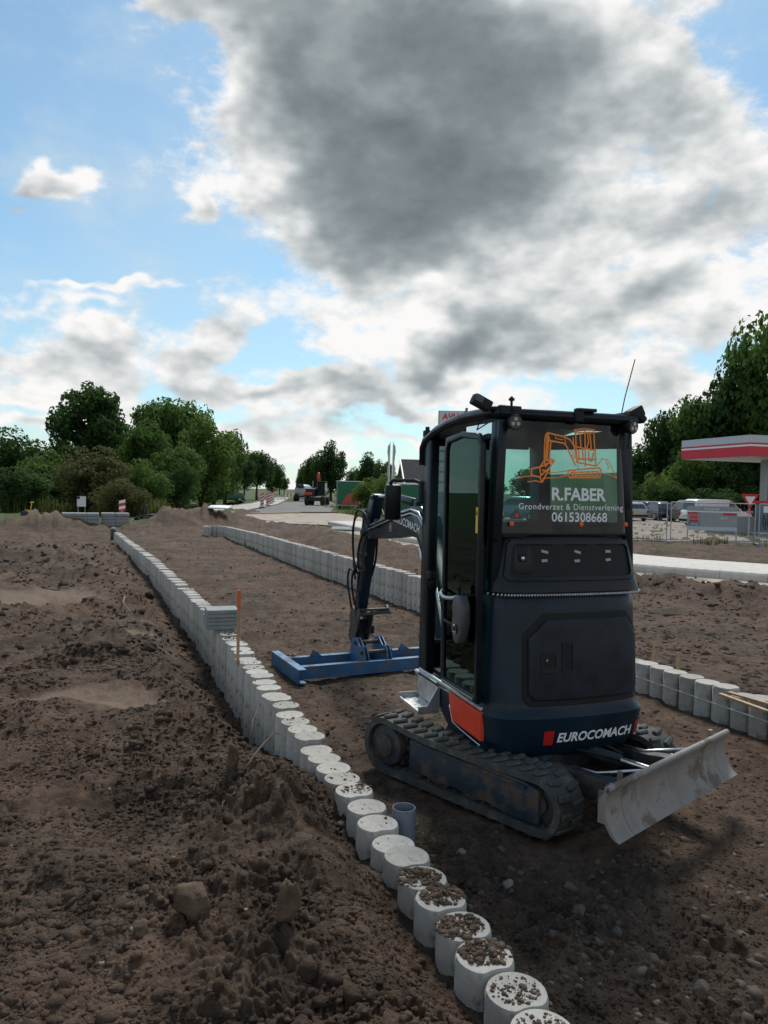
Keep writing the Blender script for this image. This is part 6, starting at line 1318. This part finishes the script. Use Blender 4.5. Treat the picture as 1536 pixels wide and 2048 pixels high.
def wheeled_excavator():
    p = gp(629, 1011); root = empty('wheeled_excavator', (p.x, p.y, 0), R(-6)); tag(root, 'dark wheeled excavator with red raised arm on the far road', 'excavator')
    for x in (-.95, .95):
        for y in (.3, 3.0): mb = MB(); mb.cyl((x-.26, y, .55), (x+.26, y, .55), .55, n=18, bev=.08); mb.build('wheel', 'tyre', root)
    mb = MB(); mb.box((0, 1.6, .75), (1.5, 3.6, .45), bev=.05); mb.build('chassis', 'engine_black', root)
    mb = MB(); mb.box((-.55, 1.0, 1.55), (1.1, 2.6, .95), bev=.15, seg=2); mb.build('engine_cover', 'engine_black', root); mb = MB(); mb.box((-.72, -.32, 1.40), (.95, .12, .36), bev=.03); mb.build('counterweight', 'trailer_red', root)
    mb = MB(); mb.box((.62, 1.3, 1.98), (1.0, 1.6, 1.65), bev=.1); cb = mb.build('cab', 'car_glass', root); mb = MB(); mb.box((.62, 1.3, 2.85), (1.06, 1.7, .12), bev=.03); mb.build('cab_roof', 'engine_black', cb)
    mb = MB(); mb.tube([(-.05, 2.2, 1.4), (-.05, 2.9, 3.0), (-.02, 2.4, 3.95)], [.2, .2, .12], 6); am = mb.build('arm', 'trailer_red', root); mb = MB(); mb.box((-.02, 2.3, 3.5), (.34, .3, .7), bev=.05); mb.build('arm_head', 'trailer_red', am)
    mb = MB(); mb.cyl((-.35, .6, 2.0), (-.35, .6, 2.9), .06, n=8); mb.build('exhaust', 'galvanised', root)
wheeled_excavator()
def tanker():
    p = gp(600, 1003); root = empty('tank_trailer', (p.x, p.y, 0), R(-6)); tag(root, 'dark tank trailer with pale tank in front of the wheeled excavator', 'trailer')
    mb = MB(); mb.cyl((0, 0, 1.7), (0, 5, 1.7), .95, n=20, bev=.12); mb.build('tank', 'galvanised', root); mb = MB(); mb.box((0, 2.5, .75), (1.4, 5.4, .25)); mb.build('chassis', 'engine_black', root)
    for x in (-.95, .95):
        for y in (.9, 2.4): mb = MB(); mb.cyl((x-.22, y, .52), (x+.22, y, .52), .52, n=16, bev=.06); mb.build('wheel', 'tyre', root)
    mb = MB(); mb.box((0, -.3, 2.4), (1.2, .5, .5), bev=.1); mb.box((-.6, -.15, 1.0), (.5, .3, .5), bev=.05); mb.build('pump', 'engine_black', root)
tanker()
def beacon(px, py, label):
    p = gp(px, py, .08); root = empty('beacon', (p.x, p.y, .08), R(-5)); tag(root, label, 'beacon', 'red and white beacons at the roadside')
    mb = MB(); mb.box((0, 0, .05), (.45, .7, .1), bev=.02); mb.build('foot', 'engine_black', root); mb = MB(); mb.box((0, 0, .72), (.34, .05, 1.18), bev=.01); mb.build('plate', 'sign_white', root)
    for k in range(4): z = .22+.29*k; mb = MB(); mb.prism([(-.165, z), (.165, z+.20), (.165, z+.34), (-.165, z+.14)], -.034, -.027, 'xz'); mb.build('stripe', 'sign_red', root)
for px, py, w in ((524, 1016, 'nearest'), (535, 1011, 'second'), (541, 1007, 'third'), (546, 1004, 'farthest')): beacon(px, py, '%s of the red and white striped beacons beside the far road' % w)
def barrier(px, py, w, label):
    p = gp(px, py); root = empty('road_barrier', (p.x, p.y, 0), R(-6)); tag(root, label, 'barrier', 'barriers across the far road')
    for z in (.55, .95): mb = MB(); mb.box((0, 0, z), (w, .05, .20)); r_ = mb.build('board', 'sign_white', root); [MB().box((-w/2+.3+k*.7, -.03, z), (.3, .012, .19)).build('stripe', 'sign_red', r_) for k in range(int(w/.7))]
    for x in (-w/2+.1, w/2-.1): mb = MB(); mb.box((x, 0, .5), (.06, .06, 1.1)); mb.box((x, 0, .04), (.3, .6, .1)); mb.build('leg', 'engine_black', root)
barrier(578, 997, 2.6, 'nearer striped barrier on the far road'); barrier(585, 991, 3.0, 'farther striped barrier on the far road')
def flagpole(px, label, lean):
    D = 56.0; b = at(px, 985, D); t_ = at(px+3, 884, D); root = empty('flag_pole', (b.x, D, 0)); tag(root, label, 'flag pole', 'white flag poles by the container'); h = t_.z
    mb = MB(); mb.cyl((0, 0, 0), (.05, 0, h), .045, .03, n=8); mb.build('pole', 'fascia_white', root)
    g = []; 
    for i in range(9): z = h-.1-i*.42; w = .16+.05*math.sin(i*1.7)+(.18 if i > 6 else 0); g.append([(.05+lean*(w*k/4), .06*math.sin(k*1.5+i*.4), z-.05*k) for k in range(5)])
    mb = MB(); mb.sheet(g); mb.build('flag', 'wall_pale', root, 60)
flagpole(777, 'left one of two white flag poles with limp banner', -1); flagpole(783, 'right one of two white flag poles with limp banner', 1)
def plank(pa, pb, m, label):
    a, b = gp(*pa, .05), gp(*pb, .05); d = b-a; mb = MB(); mb.box((d.length/2, 0, 0), (d.length, .28, .10), bev=.01); o = mb.build('plank', m); o.location = a; o.rotation_euler = (0, 0, math.atan2(d.y, d.x)); tag(o, label, 'plank')
plank((500, 1027), (600, 1025), 'raw_wood', 'light long plank across the start of the far road'); plank((601, 1025), (674, 1025), 'root', 'dark long plank across the start of the far road')
